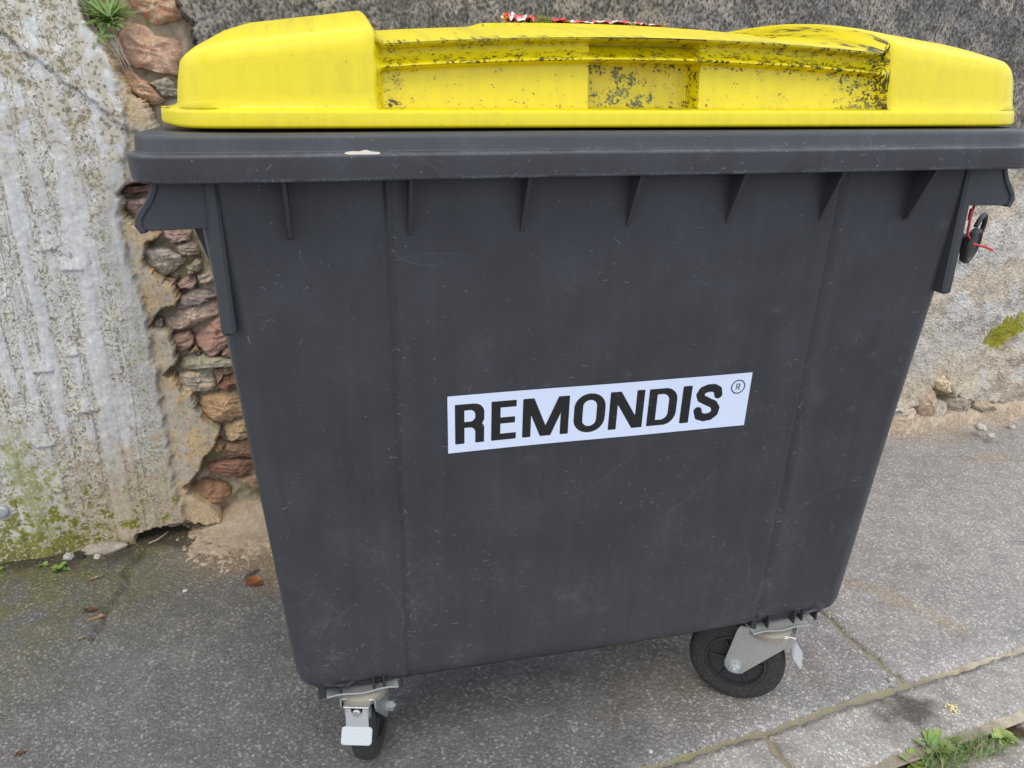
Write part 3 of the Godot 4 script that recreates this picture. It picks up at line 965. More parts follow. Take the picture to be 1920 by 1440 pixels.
func main_textures() -> void:
	var w := 1152
	var h := 664
	var a_ := bytes_of(noise(61, 0.10, 3), w, h)
	var f_ := bytes_of(noise(65, 0.27, 2), w, h)
	var b_ := bytes_of(noise(62, 0.030, 3), w, h)
	var p_ := bytes_of(noise(63, 0.006, 4), w, h)
	var q_ := bytes_of(noise(64, 0.012, 3), w, h)
	var px := PackedByteArray()
	px.resize(w * h * 3)
	var hp := PackedByteArray()
	hp.resize(w * h)
	for y in h:
		var t := lerpf(1.9, -0.05, (y + 0.5) / h)
		for x in w:
			var i := y * w + x
			var s := lerpf(0.6, 4.0, (x + 0.5) / w)
			var a := a_[i] / 255.0
			var b := b_[i] / 255.0
			var p := p_[i] / 255.0
			var q := q_[i] / 255.0
			var f := f_[i] / 255.0
			var soot := sst(-0.10, 0.14, t - 0.98 - 0.20 * (s - 2.9) + 0.6 * (q - 0.5) + 0.3 * (b - 0.5) + 0.2 * (a - 0.5))
			var c := Color(0.79, 0.765, 0.73).lerp(Color(0.82, 0.81, 0.795), sst(0.40, 0.65, p))
			c = c.lerp(Color(0.79, 0.725, 0.63), 0.7 * sst(0.46, 0.64, q * 0.6 + b * 0.2 + f * 0.2 + 0.16 * sst(0.45, 0.1, t)))
			c = c.lerp(Color(0.64, 0.585, 0.51), 0.55 * sst(0.54, 0.66, b * 0.45 + p * 0.4 + f * 0.15) * sst(0.7, 0.3, t))
			c = c.lerp(Color(0.60, 0.58, 0.55), 0.55 * sst(0.56, 0.70, f * 0.5 + b * 0.5))
			c = c.lerp(Color(0.42, 0.39, 0.36), 0.55 * sst(0.66, 0.74, a * 0.5 + f * 0.5))
			var dark := Color(0.535, 0.515, 0.495).lerp(Color(0.43, 0.417, 0.405), sst(0.42, 0.62, b))
			dark = dark.lerp(Color(0.60, 0.57, 0.54), 0.65 * sst(0.52, 0.66, p * 0.45 + a * 0.25 + f * 0.3))
			dark = dark.lerp(Color(0.68, 0.635, 0.575), 0.7 * sst(0.55, 0.66, q * 0.55 + a * 0.25 + f * 0.2))
			dark = dark.lerp(Color(0.70, 0.685, 0.66), 0.65 * sst(0.66, 0.76, f))
			dark = dark.lerp(Color(0.23, 0.225, 0.22), 0.7 * sst(0.40, 0.30, f))
			c = c.lerp(dark, soot)
			var moss := sst(0.085, 0.05, Vector2((s - 3.475) * 0.72, (t - 0.352) * 1.25 - 0.22 * (s - 3.475)).length() + 0.07 * (b - 0.5) + 0.05 * (a - 0.5) + 0.04 * (f - 0.5))
			c = c.lerp(Color(0.56, 0.55, 0.16), 0.9 * moss)
			var nz := 0.92 + 0.22 * (a - 0.5)
			px[i * 3] = clampi(int(c.r * nz * 255.0), 0, 255)
			px[i * 3 + 1] = clampi(int(c.g * nz * 255.0), 0, 255)
			px[i * 3 + 2] = clampi(int(c.b * nz * 255.0), 0, 255)
			hp[i] = clampi(int((0.5 + 0.25 * (a - 0.5) + 0.35 * (b - 0.5) + 0.32 * (f - 0.5)) * 255.0), 0, 255)
	var m := mat(Color.WHITE, 0.95)
	m.albedo_texture = tex(Image.create_from_data(w, h, false, Image.FORMAT_RGB8, px))
	m.normal_enabled = true
	m.normal_texture = normal_tex(hp, w, h, 5.5)
	m.metallic_specular = 0.25
	M.main_coat = m

func coat_mesh(ss: PackedFloat32Array, ts: PackedFloat32Array, poly: PackedVector2Array, depth: Callable, tx: Callable, back: float, jag: float) -> Geo:
	var n1 := noise(71, 28.0, 3)
	var n2 := noise(72, 28.0, 3)
	var nx := ss.size()
	var ny := ts.size()
	var inside := PackedByteArray()
	inside.resize(nx * ny)
	for j in ny:
		for i in nx:
			var p := Vector2(ss[i], ts[j])
			p += Vector2(n1.get_noise_2d(p.x, p.y), n2.get_noise_2d(p.x, p.y)) * jag
			inside[j * nx + i] = 1 if Geometry2D.is_point_in_polygon(p, poly) else 0
	var P := PackedVector3Array()
	var T := PackedVector2Array()
	for j in ny:
		for i in nx:
			var d := back
			if inside[j * nx + i] == 1:
				d = depth.call(ss[i], ts[j])
				# break the very edge down a little
				var rim := 0
				for k in [-1, 1]:
					if i + k >= 0 and i + k < nx and inside[j * nx + i + k] == 0:
						rim += 1
					if j + k >= 0 and j + k < ny and inside[(j + k) * nx + i] == 0:
						rim += 1
				if rim > 0:
					d -= 0.003
			P.append(on_wall(ss[i], ts[j], d))
			T.append(tx.call(ss[i], ts[j]))
	var g := Geo.new()
	g.grid(P, nx, ny, false, false, PackedColorArray(), T, inside)
	return g

func stone_mesh(poly: PackedVector2Array, ca: Color, cb: Color, k: int, face: float, bulge: float) -> Geo:
	var M_ := 48
	# outline walked in equal steps
	var m := poly.size()
	var area := 0.0
	for i in m:
		area += poly[i].cross(poly[(i + 1) % m])
	if area < 0.0:
		poly.reverse()
	var total := 0.0
	for i in m:
		total += poly[i].distance_to(poly[(i + 1) % m])
	var out := PackedVector2Array()
	var i0 := 0
	var acc := 0.0
	for q in M_:
		var want := total * q / M_
		while acc + poly[i0].distance_to(poly[(i0 + 1) % m]) < want and i0 < m - 1:
			acc += poly[i0].distance_to(poly[(i0 + 1) % m])
			i0 += 1
		var l := poly[i0].distance_to(poly[(i0 + 1) % m])
		out.append(poly[i0].lerp(poly[(i0 + 1) % m], clampf((want - acc) / maxf(l, 1e-5), 0, 1)))
	for pass_ in 1:
		var o2 := out.duplicate()
		for q in M_:
			o2[q] = out[q] * 0.5 + (out[(q + 1) % M_] + out[(q + M_ - 1) % M_]) * 0.25
		out = o2
	var mid := Vector2.ZERO
	for q in M_:
		mid += out[q] / M_
	var nz := noise(100 + k, 22.0, 4)
	var strata := noise(300 + k, 16.0, 3)
	var rg := RandomNumberGenerator.new()
	rg.seed = 900 + k
	var planes: Array[Vector3] = []
	for q in 5: # broken faces
		planes.append(Vector3(rg.randf_range(-0.55, 0.55), rg.randf_range(-0.55, 0.55), rg.randf_range(0.0, 0.018)))
	var bed := rg.randf_range(-0.35, 0.35) # how the layers in the stone lie
	var rs := [1.0, 1.0, 0.985, 0.95, 0.90, 0.83, 0.74, 0.64, 0.53, 0.42, 0.31, 0.20, 0.10, 0.02]
	var P := PackedVector3Array()
	var C := PackedColorArray()
	for r in rs.size():
		for q in M_ + 1:
			var o := out[q % M_]
			o += Vector2(nz.get_noise_2d(o.x * 2.0, o.y * 2.0), nz.get_noise_2d(o.x * 2.0 + 9.0, o.y * 2.0)) * 0.006
			var e := mid + (o - mid) * float(rs[r]) * 1.035
			var d := -0.12
			var lay := strata.get_noise_2d(e.x * 0.8, (e.y + bed * e.x) * 7.0)
			if r > 0:
				var rr_ := float(rs[r])
				var chip := 1.0
				for pl in planes:
					chip = minf(chip, pl.z + pl.x * (e.x - mid.x) + pl.y * (e.y - mid.y))
				d = face + bulge * (0.35 - 0.95 * pow(rr_, 8.0)) + chip + 0.008 * nz.get_noise_2d(e.x, e.y) + 0.006 * lay + 0.004 * nz.get_noise_2d(e.x * 4.0, e.y * 4.0)
				if r == 1:
					d -= 0.012
			P.append(on_wall(e.x, e.y, d))
			var mix_ := clampf(0.5 + 0.9 * nz.get_noise_2d(e.x * 1.3 + 4.0, e.y * 1.3) + 0.7 * lay, 0.0, 1.0)
			var cc := ca.lerp(cb, mix_)
			cc = cc.lerp(Color(1, 0.96, 0.9) * cc.get_luminance() * 1.1, 0.40)
			C.append(cc * (2.0 + 0.75 * nz.get_noise_2d(e.x * 3.0, e.y * 3.0 + 5.0) + 0.45 * lay))
	var g := Geo.new()
	g.grid(P, M_ + 1, rs.size(), false, true, C)
	return g

func build_wall() -> void:
	coat_textures()
	main_textures()
	var wall := thing("rubble_wall", "old rubble stone wall with peeling cement render behind the waste container", "wall")
	# mortar bed behind everything
	var nb := noise(81, 9.0, 4)
	var nd := noise(82, 30.0, 3)
	var P := PackedVector3Array()
	var C := PackedColorArray()
	var ss := steps([-3.0, 0.2, 0.4, 1.2, 0.009, 2.9, 0.06, 3.8, 0.012, 7.0, 0.4])
	var ts := steps([-0.1, 1.45, 0.01, 2.3, 0.1])
	for t in ts:
		for s in ss:
			var n := nb.get_noise_2d(s, t)
			var f := nd.get_noise_2d(s, t)
			P.append(on_wall(s, t, -0.066 + 0.020 * n + 0.010 * f))
			var c := Color(0.21, 0.165, 0.115).lerp(Color(0.34, 0.29, 0.22), clampf(0.5 + f, 0, 1))
			c = c.lerp(Color(0.14, 0.135, 0.05), clampf((n - 0.1) * 2.4, 0.0, 0.8))
			C.append(c * 1.7)
	var g := Geo.new()
	g.grid(P, ss.size(), ts.size(), false, false, C)
	part(wall, "mortar_bed", g, M.soil)
	# a solid core so that the wall has its thickness
	g = Geo.new()
	g.xf = Transform3D(Basis(WU, Vector3.UP, WN), W0)
	g.col = Color(0.25, 0.22, 0.18)
	g.box(Vector3(2.0, 1.1, -0.36), Vector3(9.9, 2.5, 0.4), 0.02)
	part(wall, "core", g, M.soil)
	# left: cement render with vertical float marks
	var grey := pairs(GREY_EDGE)
	var b1 := noise(91, 3.0, 3)
	var b2 := noise(92, 18.0, 3)
	var poly := pairs(COAT_EDGE)
	poly.append_array(PackedVector2Array([Vector2(-3.0, -0.03), Vector2(-3.0, 2.5), Vector2(0.52, 2.5)]))
	var depth := func(s: float, t: float) -> float:
		var u := clampi(int((s - COAT_S0) / (COAT_S1 - COAT_S0) * coat_w), 0, coat_w - 1)
		var v := clampi(int((COAT_T1 - t) / (COAT_T1 - COAT_T0) * coat_h), 0, coat_h - 1)
		var d := 0.004 + 0.0055 * (coat_bands[v * coat_w + u] / 255.0 - 0.5) + 0.011 * b1.get_noise_2d(s, t * 0.5) + 0.0025 * b2.get_noise_2d(s, t)
		d -= 0.014 * sst(-0.006, 0.006, s - edge_at(grey, t) + 0.012 * b2.get_noise_2d(s + 3.0, t))
		for l in LEDGES:
			var ds: float = absf(s - l[0] + (t - l[1]) * 0.15)
			var dt: float = t - l[1]
			if ds < l[2] and dt > -0.001 and dt < 0.034:
				d += 0.0055 * (1.0 - dt / 0.034) * sst(l[2], l[2] * 0.8, ds)
		# the split-off upper corner of the skim
		var fl := (t - 1.355) + 0.9 * (s - 0.23) + 0.02 * b2.get_noise_2d(s, t)
		d += 0.010 * sst(-0.004, 0.004, fl)
		return d
	var tx := func(s, t): # turned back on itself beyond its ends, so that no seam shows
		var u: float = (s - COAT_S0) / (COAT_S1 - COAT_S0)
		if u < 0.0:
			u = pingpong(-u, 0.72)
		return Vector2(u, absf((COAT_T1 - t) / (COAT_T1 - COAT_T0)))
	var o := part(wall, "render_coat", coat_mesh(steps([-3.0, -0.12, 0.04, 0.62, 0.004]), steps([-0.04, 1.5, 0.004, 2.3, 0.04]), poly, depth, tx, -0.062, 0.007), M.coat)
	o.set_meta("label", "pale grey cement render with vertical float marks")
	# right and above: rougher, weathered render
	poly = pairs(MAIN_EDGE)
	poly.append_array(PackedVector2Array([Vector2(0.95, 1.1), Vector2(1.05, 0.8), Vector2(1.1, 0.3), Vector2(1.3, 0.06), Vector2(2.4, 0.05)]))
	poly.append_array(pairs(MAIN_FOOT))
	poly.append_array(PackedVector2Array([Vector2(7.0, 0.0), Vector2(7.0, 2.5), Vector2(0.66, 2.5)]))
	var depth2 := func(s: float, t: float) -> float:
		return -0.008 + 0.022 * b1.get_noise_2d(s * 0.8, t) + 0.005 * b2.get_noise_2d(s, t) + 0.02 * sst(0.3, 0.0, t)
	var tx2 := func(s, t): return Vector2(pingpong((s - 0.6) / 3.4, 1.0), absf((1.9 - t) / 1.95))
	o = part(wall, "render_coat", coat_mesh(steps([0.6, 2.2, 0.009, 4.0, 0.008, 7.0, 0.05]), steps([-0.05, 1.9, 0.008, 2.3, 0.04]), poly, depth2, tx2, -0.075, 0.010), M.main_coat)
	o.set_meta("label", "rough weathered render, dark with soot above")
	# the stones that show
	var k := 0
	for e in STONES:
		var face := -0.040 if k < 31 else 0.012
		part(wall, "stone", stone_mesh(pairs(e[0]), lin(e[1]), lin(e[2]), k, face, 0.017 if k < 31 else 0.014), M.stone)
		k += 1
	# more courses going on behind the container
	var r := RandomNumberGenerator.new()
	r.seed = 12
	var t := 0.06
	var tones := ["a58280", "9a8672", "8d8270", "94603f", "b08848", "96907c"]
	while t < 1.25:
		var hh := r.randf_range(0.05, 0.11)
		var s := 0.71 + r.randf_range(0.0, 0.03)
		while s < 1.02:
			var ww := r.randf_range(0.08, 0.2)
			var pl := PackedVector2Array()
			for q in 9:
				var an := TAU * q / 9.0
				var rx := ww * 0.5 * (1.0 + r.randf_range(-0.12, 0.06))
				var ry := hh * 0.5 * (1.0 + r.randf_range(-0.12, 0.06))
				pl.append(Vector2(s + ww * 0.5 + rx * signf(cos(an)) * pow(absf(cos(an)), 0.6), t + hh * 0.5 + ry * signf(sin(an)) * pow(absf(sin(an)), 0.6)))
			part(wall, "stone", stone_mesh(pl, lin(tones[k % 6]), lin(tones[(k + 2) % 6]), k, -0.045, 0.024), M.stone)
			k += 1
			s += ww + 0.012
		t += hh + 0.012
	# pebbles and loose stones at its foot
	var st := thing("metal_stud", "round grey metal stud set in the mossy foot of the render", "stud")
	g = Geo.new()
	g.xf = Transform3D(Basis(WU, Vector3.UP, WN), on_wall(0.036, 0.158, 0.006))
	g.lathe(PackedVector2Array([Vector2(0.0175, -0.012), Vector2(0.0175, 0.004), Vector2(0.0165, 0.009), Vector2(0.012, 0.0115), Vector2(0.0001, 0.012)]), 28)
	part(st, "head", g, M.zinc)
	g = Geo.new()
	g.xf = Transform3D(Basis(WU, Vector3.UP, WN), on_wall(0.036, 0.154, 0.004))
	g.lathe(PackedVector2Array([Vector2(0.026, -0.012), Vector2(0.025, 0.002), Vector2(0.016, 0.004)]), 28)
	part(st, "mortar_collar", g, mat(Color(0.42, 0.40, 0.37), 0.9))

# ---------------------------------------------------------------- the waste container
const RIM_TOP := 1.1646
const RIM_LOW := 1.1078

func front_z(y: float) -> float: # the front leans back towards its foot
	return -0.047 - 0.052 * (1.10 - y) / 0.86

func half_w(y: float) -> float:
	return 0.588 - 0.052 * (1.10 - y) / 0.86

# rounded rectangle walked from the middle of the back, clockwise seen from above... left, front, right
func outline(hw: float, zf: float, zb: float, r: float, y: float, extra = null) -> PackedVector3Array:
	var p := PackedVector3Array()
	var xs := PackedFloat32Array()
	var grooves := [-0.343, 0.343]
	var seeds := [-0.47, -0.40, -0.30, -0.2, -0.1, 0.0, 0.1, 0.2, 0.30, 0.40, 0.47]
	for gq in grooves:
		for o in [-0.03, -0.018, -0.011, -0.007, -0.0035, 0.0, 0.0035, 0.007, 0.011, 0.018, 0.03]:
			seeds.append(gq + o)
	seeds.sort()
	p.append(Vector3(0, y, zb))
	for q in 5:
		p.append(Vector3(-(hw - r) * (q + 1) / 5.0, y, zb))
	for q in 8:
		var an := PI * 0.5 * (q + 1) / 8.0
		p.append(Vector3(-(hw - r) - r * sin(an), y, zb + r - r * cos(an)))
	for q in 6:
		p.append(Vector3(-hw, y, lerpf(zb + r, zf - r, (q + 1) / 6.0)))
	for q in 10:
		var an := PI * 0.5 * (q + 1) / 10.0
		p.append(Vector3(-(hw - r) - r * cos(an), y, zf - r + r * sin(an)))
	for x in seeds:
		var z: float = zf
		if extra != null:
			z += extra.call(x, y)
		p.append(Vector3(clampf(x, -hw + r, hw - r), y, z))
	for q in 11:
		var an := PI * 0.5 * q / 10.0
		p.append(Vector3((hw - r) + r * sin(an), y, zf - r + r * cos(an)))
	for q in 6:
		p.append(Vector3(hw, y, lerpf(zf - r, zb + r, (q + 1) / 6.0)))
	for q in 8:
		var an := PI * 0.5 * (q + 1) / 8.0
		p.append(Vector3((hw - r) + r * cos(an), y, zb + r - r * sin(an)))
	for q in 5:
		p.append(Vector3((hw - r) * (4 - q) / 5.0, y, zb))
	return p

func body_geo() -> Geo:
	var wav := noise(401, 2.2, 2)
	var extra := func(x: float, y: float) -> float:
		var ax := absf(x)
		var d := -0.0065 * exp(-pow((ax - 0.343) / 0.0055, 2.0))
		d -= 0.009 * sst(0.343, 0.39, ax)
		d += 0.0035 * wav.get_noise_2d(x, y * 1.3)
		# the shallow recess in which the foil sits is level
		return d
	var rows := PackedVector3Array()
	var T := PackedVector2Array()
	var ys := [1.112, 1.10, 1.05, 1.0, 0.95, 0.9, 0.85, 0.8, 0.75, 0.7, 0.65, 0.6, 0.55, 0.5, 0.45, 0.4, 0.36, 0.32, 0.29, 0.262, 0.246, 0.237, 0.2315, 0.229]
	var nx := 0
	for y in ys:
		var hw := half_w(y)
		var zf := front_z(y)
		var r := lerpf(0.034, 0.046, sst(1.12, 0.60, y))
		var cut: float = sst(0.255, 0.229, y)
		hw -= 0.020 * cut * cut
		r += 0.02 * cut
		zf -= 0.010 * cut * cut
		var o := outline(hw, zf, -0.965 + 0.11 * (1.10 - y) / 0.86, r, y, extra)
		nx = o.size()
		rows.append_array(o)
		for q in o:
			T.append(Vector2((q.x + 0.66) / 1.32 + (0.0 if q.z > -0.2 else q.z * 0.5), (1.18 - q.y) / 0.99))
	# underside
	var o2 := outline(0.47, -0.13, -0.80, 0.06, 0.243)
	rows.append_array(o2)
	var o3 := outline(0.30, -0.35, -0.60, 0.05, 0.25)
	rows.append_array(o3)
	for q in nx * 2:
		T.append(Vector2(0.5, 0.9))
	var g := Geo.new()
	g.grid(rows, nx, ys.size() + 2, true, true, PackedColorArray(), T)
	return g

func rim_geo() -> Geo:
	# profile: outward offset from the rim's face, height
	var prof := [[-0.075, 1.150], [-0.074, 1.1625], [-0.066, 1.1646], [-0.010, 1.1646], [-0.004, 1.1638], [-0.0008, 1.161], [0.0, 1.157], [0.0012, 1.1445], [0.0022, 1.1428], [0.0085, 1.1412], [0.0103, 1.1397], [0.0108, 1.1372], [0.0090, 1.1120], [0.0080, 1.1092], [0.0045, 1.1080], [-0.002, 1.1078], [-0.0045, 1.1100], [-0.006, 1.1280], [-0.030, 1.1290], [-0.066, 1.1290]]
	var rows := PackedVector3Array()
	var T := PackedVector2Array()
	var nx := 0
	var acc := 0.0
	var wob := noise(402, 1.4, 2)
	for k in prof.size():
		var f: Array = prof[k]
		if k > 0:
			acc += Vector2(f[0], f[1]).distance_to(Vector2(prof[k - 1][0], prof[k - 1][1]))
		var o := outline(0.6435 + f[0], 0.0 + f[0], -0.985 - f[0], 0.055 + f[0] * 0.6, f[1])
		nx = o.size()
		for q in o:
			rows.append(q + Vector3(0, 0.0012 * wob.get_noise_2d(q.x, q.z), 0))
			T.append(Vector2((q.x + 0.66) / 1.32 + (0.0 if q.z > -0.2 else q.z * 0.5), acc / 0.26))
	var g := Geo.new()
	g.grid(rows, nx, prof.size(), true, true, PackedColorArray(), T)
	return g

const LID_C := 0.0195

func lid_arch(x: float) -> float: # height of the lip over the grip, x from the lid's middle
	return 1.2808 - 0.105 * x * x

func lid_geo() -> Geo:
	var zs := [-0.11, -0.15, -0.20, -0.26, -0.32, -0.355, -0.372, -0.40, -0.50, -0.62, -0.75, -0.86, -0.925, -0.962, -0.972, -0.972]
	var top_hump := [0.009, 0.016, 0.023, 0.029, 0.033, 0.0345, 0.035, 0.036, 0.036, 0.034, 0.025, 0.008, -0.015, -0.04, -0.06, -0.105]
	var top_mid := [0.006, 0.012, 0.018, 0.024, 0.029, 0.031, 0.0375, 0.039, 0.040, 0.038, 0.030, 0.010, -0.015, -0.04, -0.06, -0.105]
	var xs: Array = []
	for e in [0.640, 0.6385, 0.634, 0.627, 0.620, 0.6145, 0.6125, 0.610, 0.6075, 0.603, 0.597, 0.588, 0.575, 0.56, 0.53, 0.50, 0.46, 0.42, 0.392, 0.381, 0.376, 0.3725, 0.370, 0.3675, 0.3645, 0.362, 0.360, 0.358, 0.355, 0.345, 0.32, 0.29, 0.26, 0.23, 0.20, 0.17, 0.14, 0.12, 0.105]:
		xs.append(e)
		xs.append(-e)
	for e in [-0.092, -0.086, -0.0835, -0.0815, -0.0795, -0.0775, -0.0755, -0.073, -0.069, -0.06, -0.03, 0.0, 0.03, 0.06, 0.069, 0.073, 0.0755, 0.0775, 0.0795, 0.0815, 0.0835, 0.086, 0.092]:
		xs.append(e)
	xs.sort()
	var P := PackedVector3Array()
	var T := PackedVector2Array()
	var np := 18 + zs.size()
	var wav := noise(403, 3.0, 2)
	for X in xs:
		var ax := absf(X)
		var hump := sst(0.3585, 0.3755, ax) # 1 on the end humps, 0 over the grip
		var mid_lo := sst(0.0825, 0.0755, ax) # 1 in the hand recess
		var yr := lid_arch(X) - 0.0262 # rib
		var yl := lid_arch(X) # lip
		# end hump
		var rise := clampf((0.615 - ax) / 0.012, 0.0, 1.0)
		var yh := 1.291 - 0.125 * maxf(0.0, ax - 0.375) - 1.1 * pow(maxf(0.0, ax - 0.53), 2.0)
		yh -= 0.016 * pow(clampf((ax - 0.578) / 0.034, 0.0, 1.0), 2.0)
		yh = lerpf(1.1915, yh, pow(rise, 0.55))
		var e1 := 0.640 - ax
		var zo := 0.0 if e1 > 0.10 else 0.10 - sqrt(maxf(0.0, 0.01 - pow(0.10 - e1, 2.0)))
		var fl := 0.006 * pow(1.0 - clampf(e1 / 0.05, 0.0, 1.0), 2.0)
		var e2 := 0.6135 - ax
		var zh := 0.0 if e2 > 0.045 else (0.045 - sqrt(maxf(0.0, 0.045 * 0.045 - pow(0.045 - clampf(e2, 0.0, 0.045), 2.0))))
		zh = maxf(zh, zo - 0.006)
		var prof: Array[Vector2] = [Vector2(1.1680 + fl, -0.060 - zo), Vector2(1.1680 + fl, -0.029 - zo), Vector2(1.1695 + fl, -0.0255 - zo), Vector2(1.1725 + fl, -0.0245 - zo), Vector2(1.1855, -0.0265 - zo), Vector2(1.1890, -0.0285 - zo), Vector2(1.1905, -0.033 - zo)]
		var tv := [0.0, 0.02, 0.03, 0.04, 0.11, 0.13, 0.15]
		var rc: Array[Vector2] = [Vector2(1.1912, -0.066), Vector2(1.1928, -0.0715), Vector2(yr - 0.0075, -0.076), Vector2(yr - 0.0042, -0.0745), Vector2(yr - 0.0022, -0.0615), Vector2(yr + 0.0012, -0.0605), Vector2(yr + 0.0034, -0.0745), Vector2(yl - 0.0085, -0.080), Vector2(yl - 0.0050, -0.0775), Vector2(yl - 0.0030, -0.0625), Vector2(yl + 0.0004, -0.0590)]
		var deep := [0.0, 0.0, 0.030, 0.030, 0.030, 0.0, 0.0, 0.028, 0.019, 0.010, 0.0]
		var rt := [0.17, 0.19, 0.44, 0.46, 0.47, 0.48, 0.50, 0.68, 0.70, 0.72, 0.74]
		for k in 11:
			var rcv := rc[k]
			var dz: float = deep[k]
			if k == 0:
				dz = 0.026
			elif k == 1:
				dz = 0.030
			elif k == 4:
				dz = 0.0
			elif k == 3:
				dz = 0.030
			rcv.y -= dz * mid_lo
			var f := float(k) / 10.0
			var hy: float
			var hz: float
			if k <= 7:
				f = float(k) / 7.0
				hy = lerpf(1.1918, lerpf(1.1918, yh, 0.70), f)
				hz = -0.0375 - 0.010 * f
				if k == 0:
					hz = -0.035
			else:
				var b: float = [0.84, 0.93, 0.98][k - 8]
				hy = lerpf(1.1918, yh, b)
				hz = [-0.0515, -0.0590, -0.0710][k - 8]
			hz -= zh
			prof.append(Vector2(lerpf(rcv.x, hy, hump), lerpf(rcv.y, hz, hump)))
			tv.append(rt[k])
		for k in zs.size():
			var dm: float = top_mid[k]
			if k >= 6 and k <= 10:
				dm -= 0.010 * (1.0 - sst(-0.20, -0.185, X) * sst(0.36, 0.335, X)) # raised middle field
			var ym: float = yl + 0.0008 + dm
			var yy: float = yh + float(top_hump[k]) * pow(rise, 0.6) * sst(0.62, 0.54, ax)
			if top_hump[k] < 0.0:
				yy = lerpf(1.1915, yh, clampf(1.0 + float(top_hump[k]) / 0.105, 0.0, 1.0))
				ym = lerpf(1.1915, yl, clampf(1.0 + float(top_mid[k]) / 0.105, 0.0, 1.0))
			if k == zs.size() - 1:
				yy = 1.168
				ym = 1.168
			# above the grip the step up to the hump is a wide, soft slope
			var h2 := sst(0.355, 0.377, ax)
			var z: float = zs[k]
			if k > zs.size() - 5:
				z += zo
			else:
				z = minf(z, -0.035 - zh - 0.02)
			yy += 0.0012 * wav.get_noise_2d(X * 2.0, z * 2.0)
			prof.append(Vector2(lerpf(ym, yy, h2), z))
			tv.append(0.75 + 0.25 * clampf((-zs[k] - 0.1) / 0.6, 0.0, 1.0))
		# the print is laid out along the folded front so that nothing stretches on the walls of the recesses
		var arc := ax + 0.031 * sst(0.0755, 0.0825, ax) + 0.029 * sst(0.3585, 0.3755, ax)
		for k in prof.size():
			P.append(Vector3(X + LID_C, prof[k].x, prof[k].y))
			T.append(Vector2(signf(X) * arc / 1.46 + 0.5, tv[k]))
	var g := Geo.new()
	g.grid(P, np, xs.size(), true, false, PackedColorArray(), T)
	return g

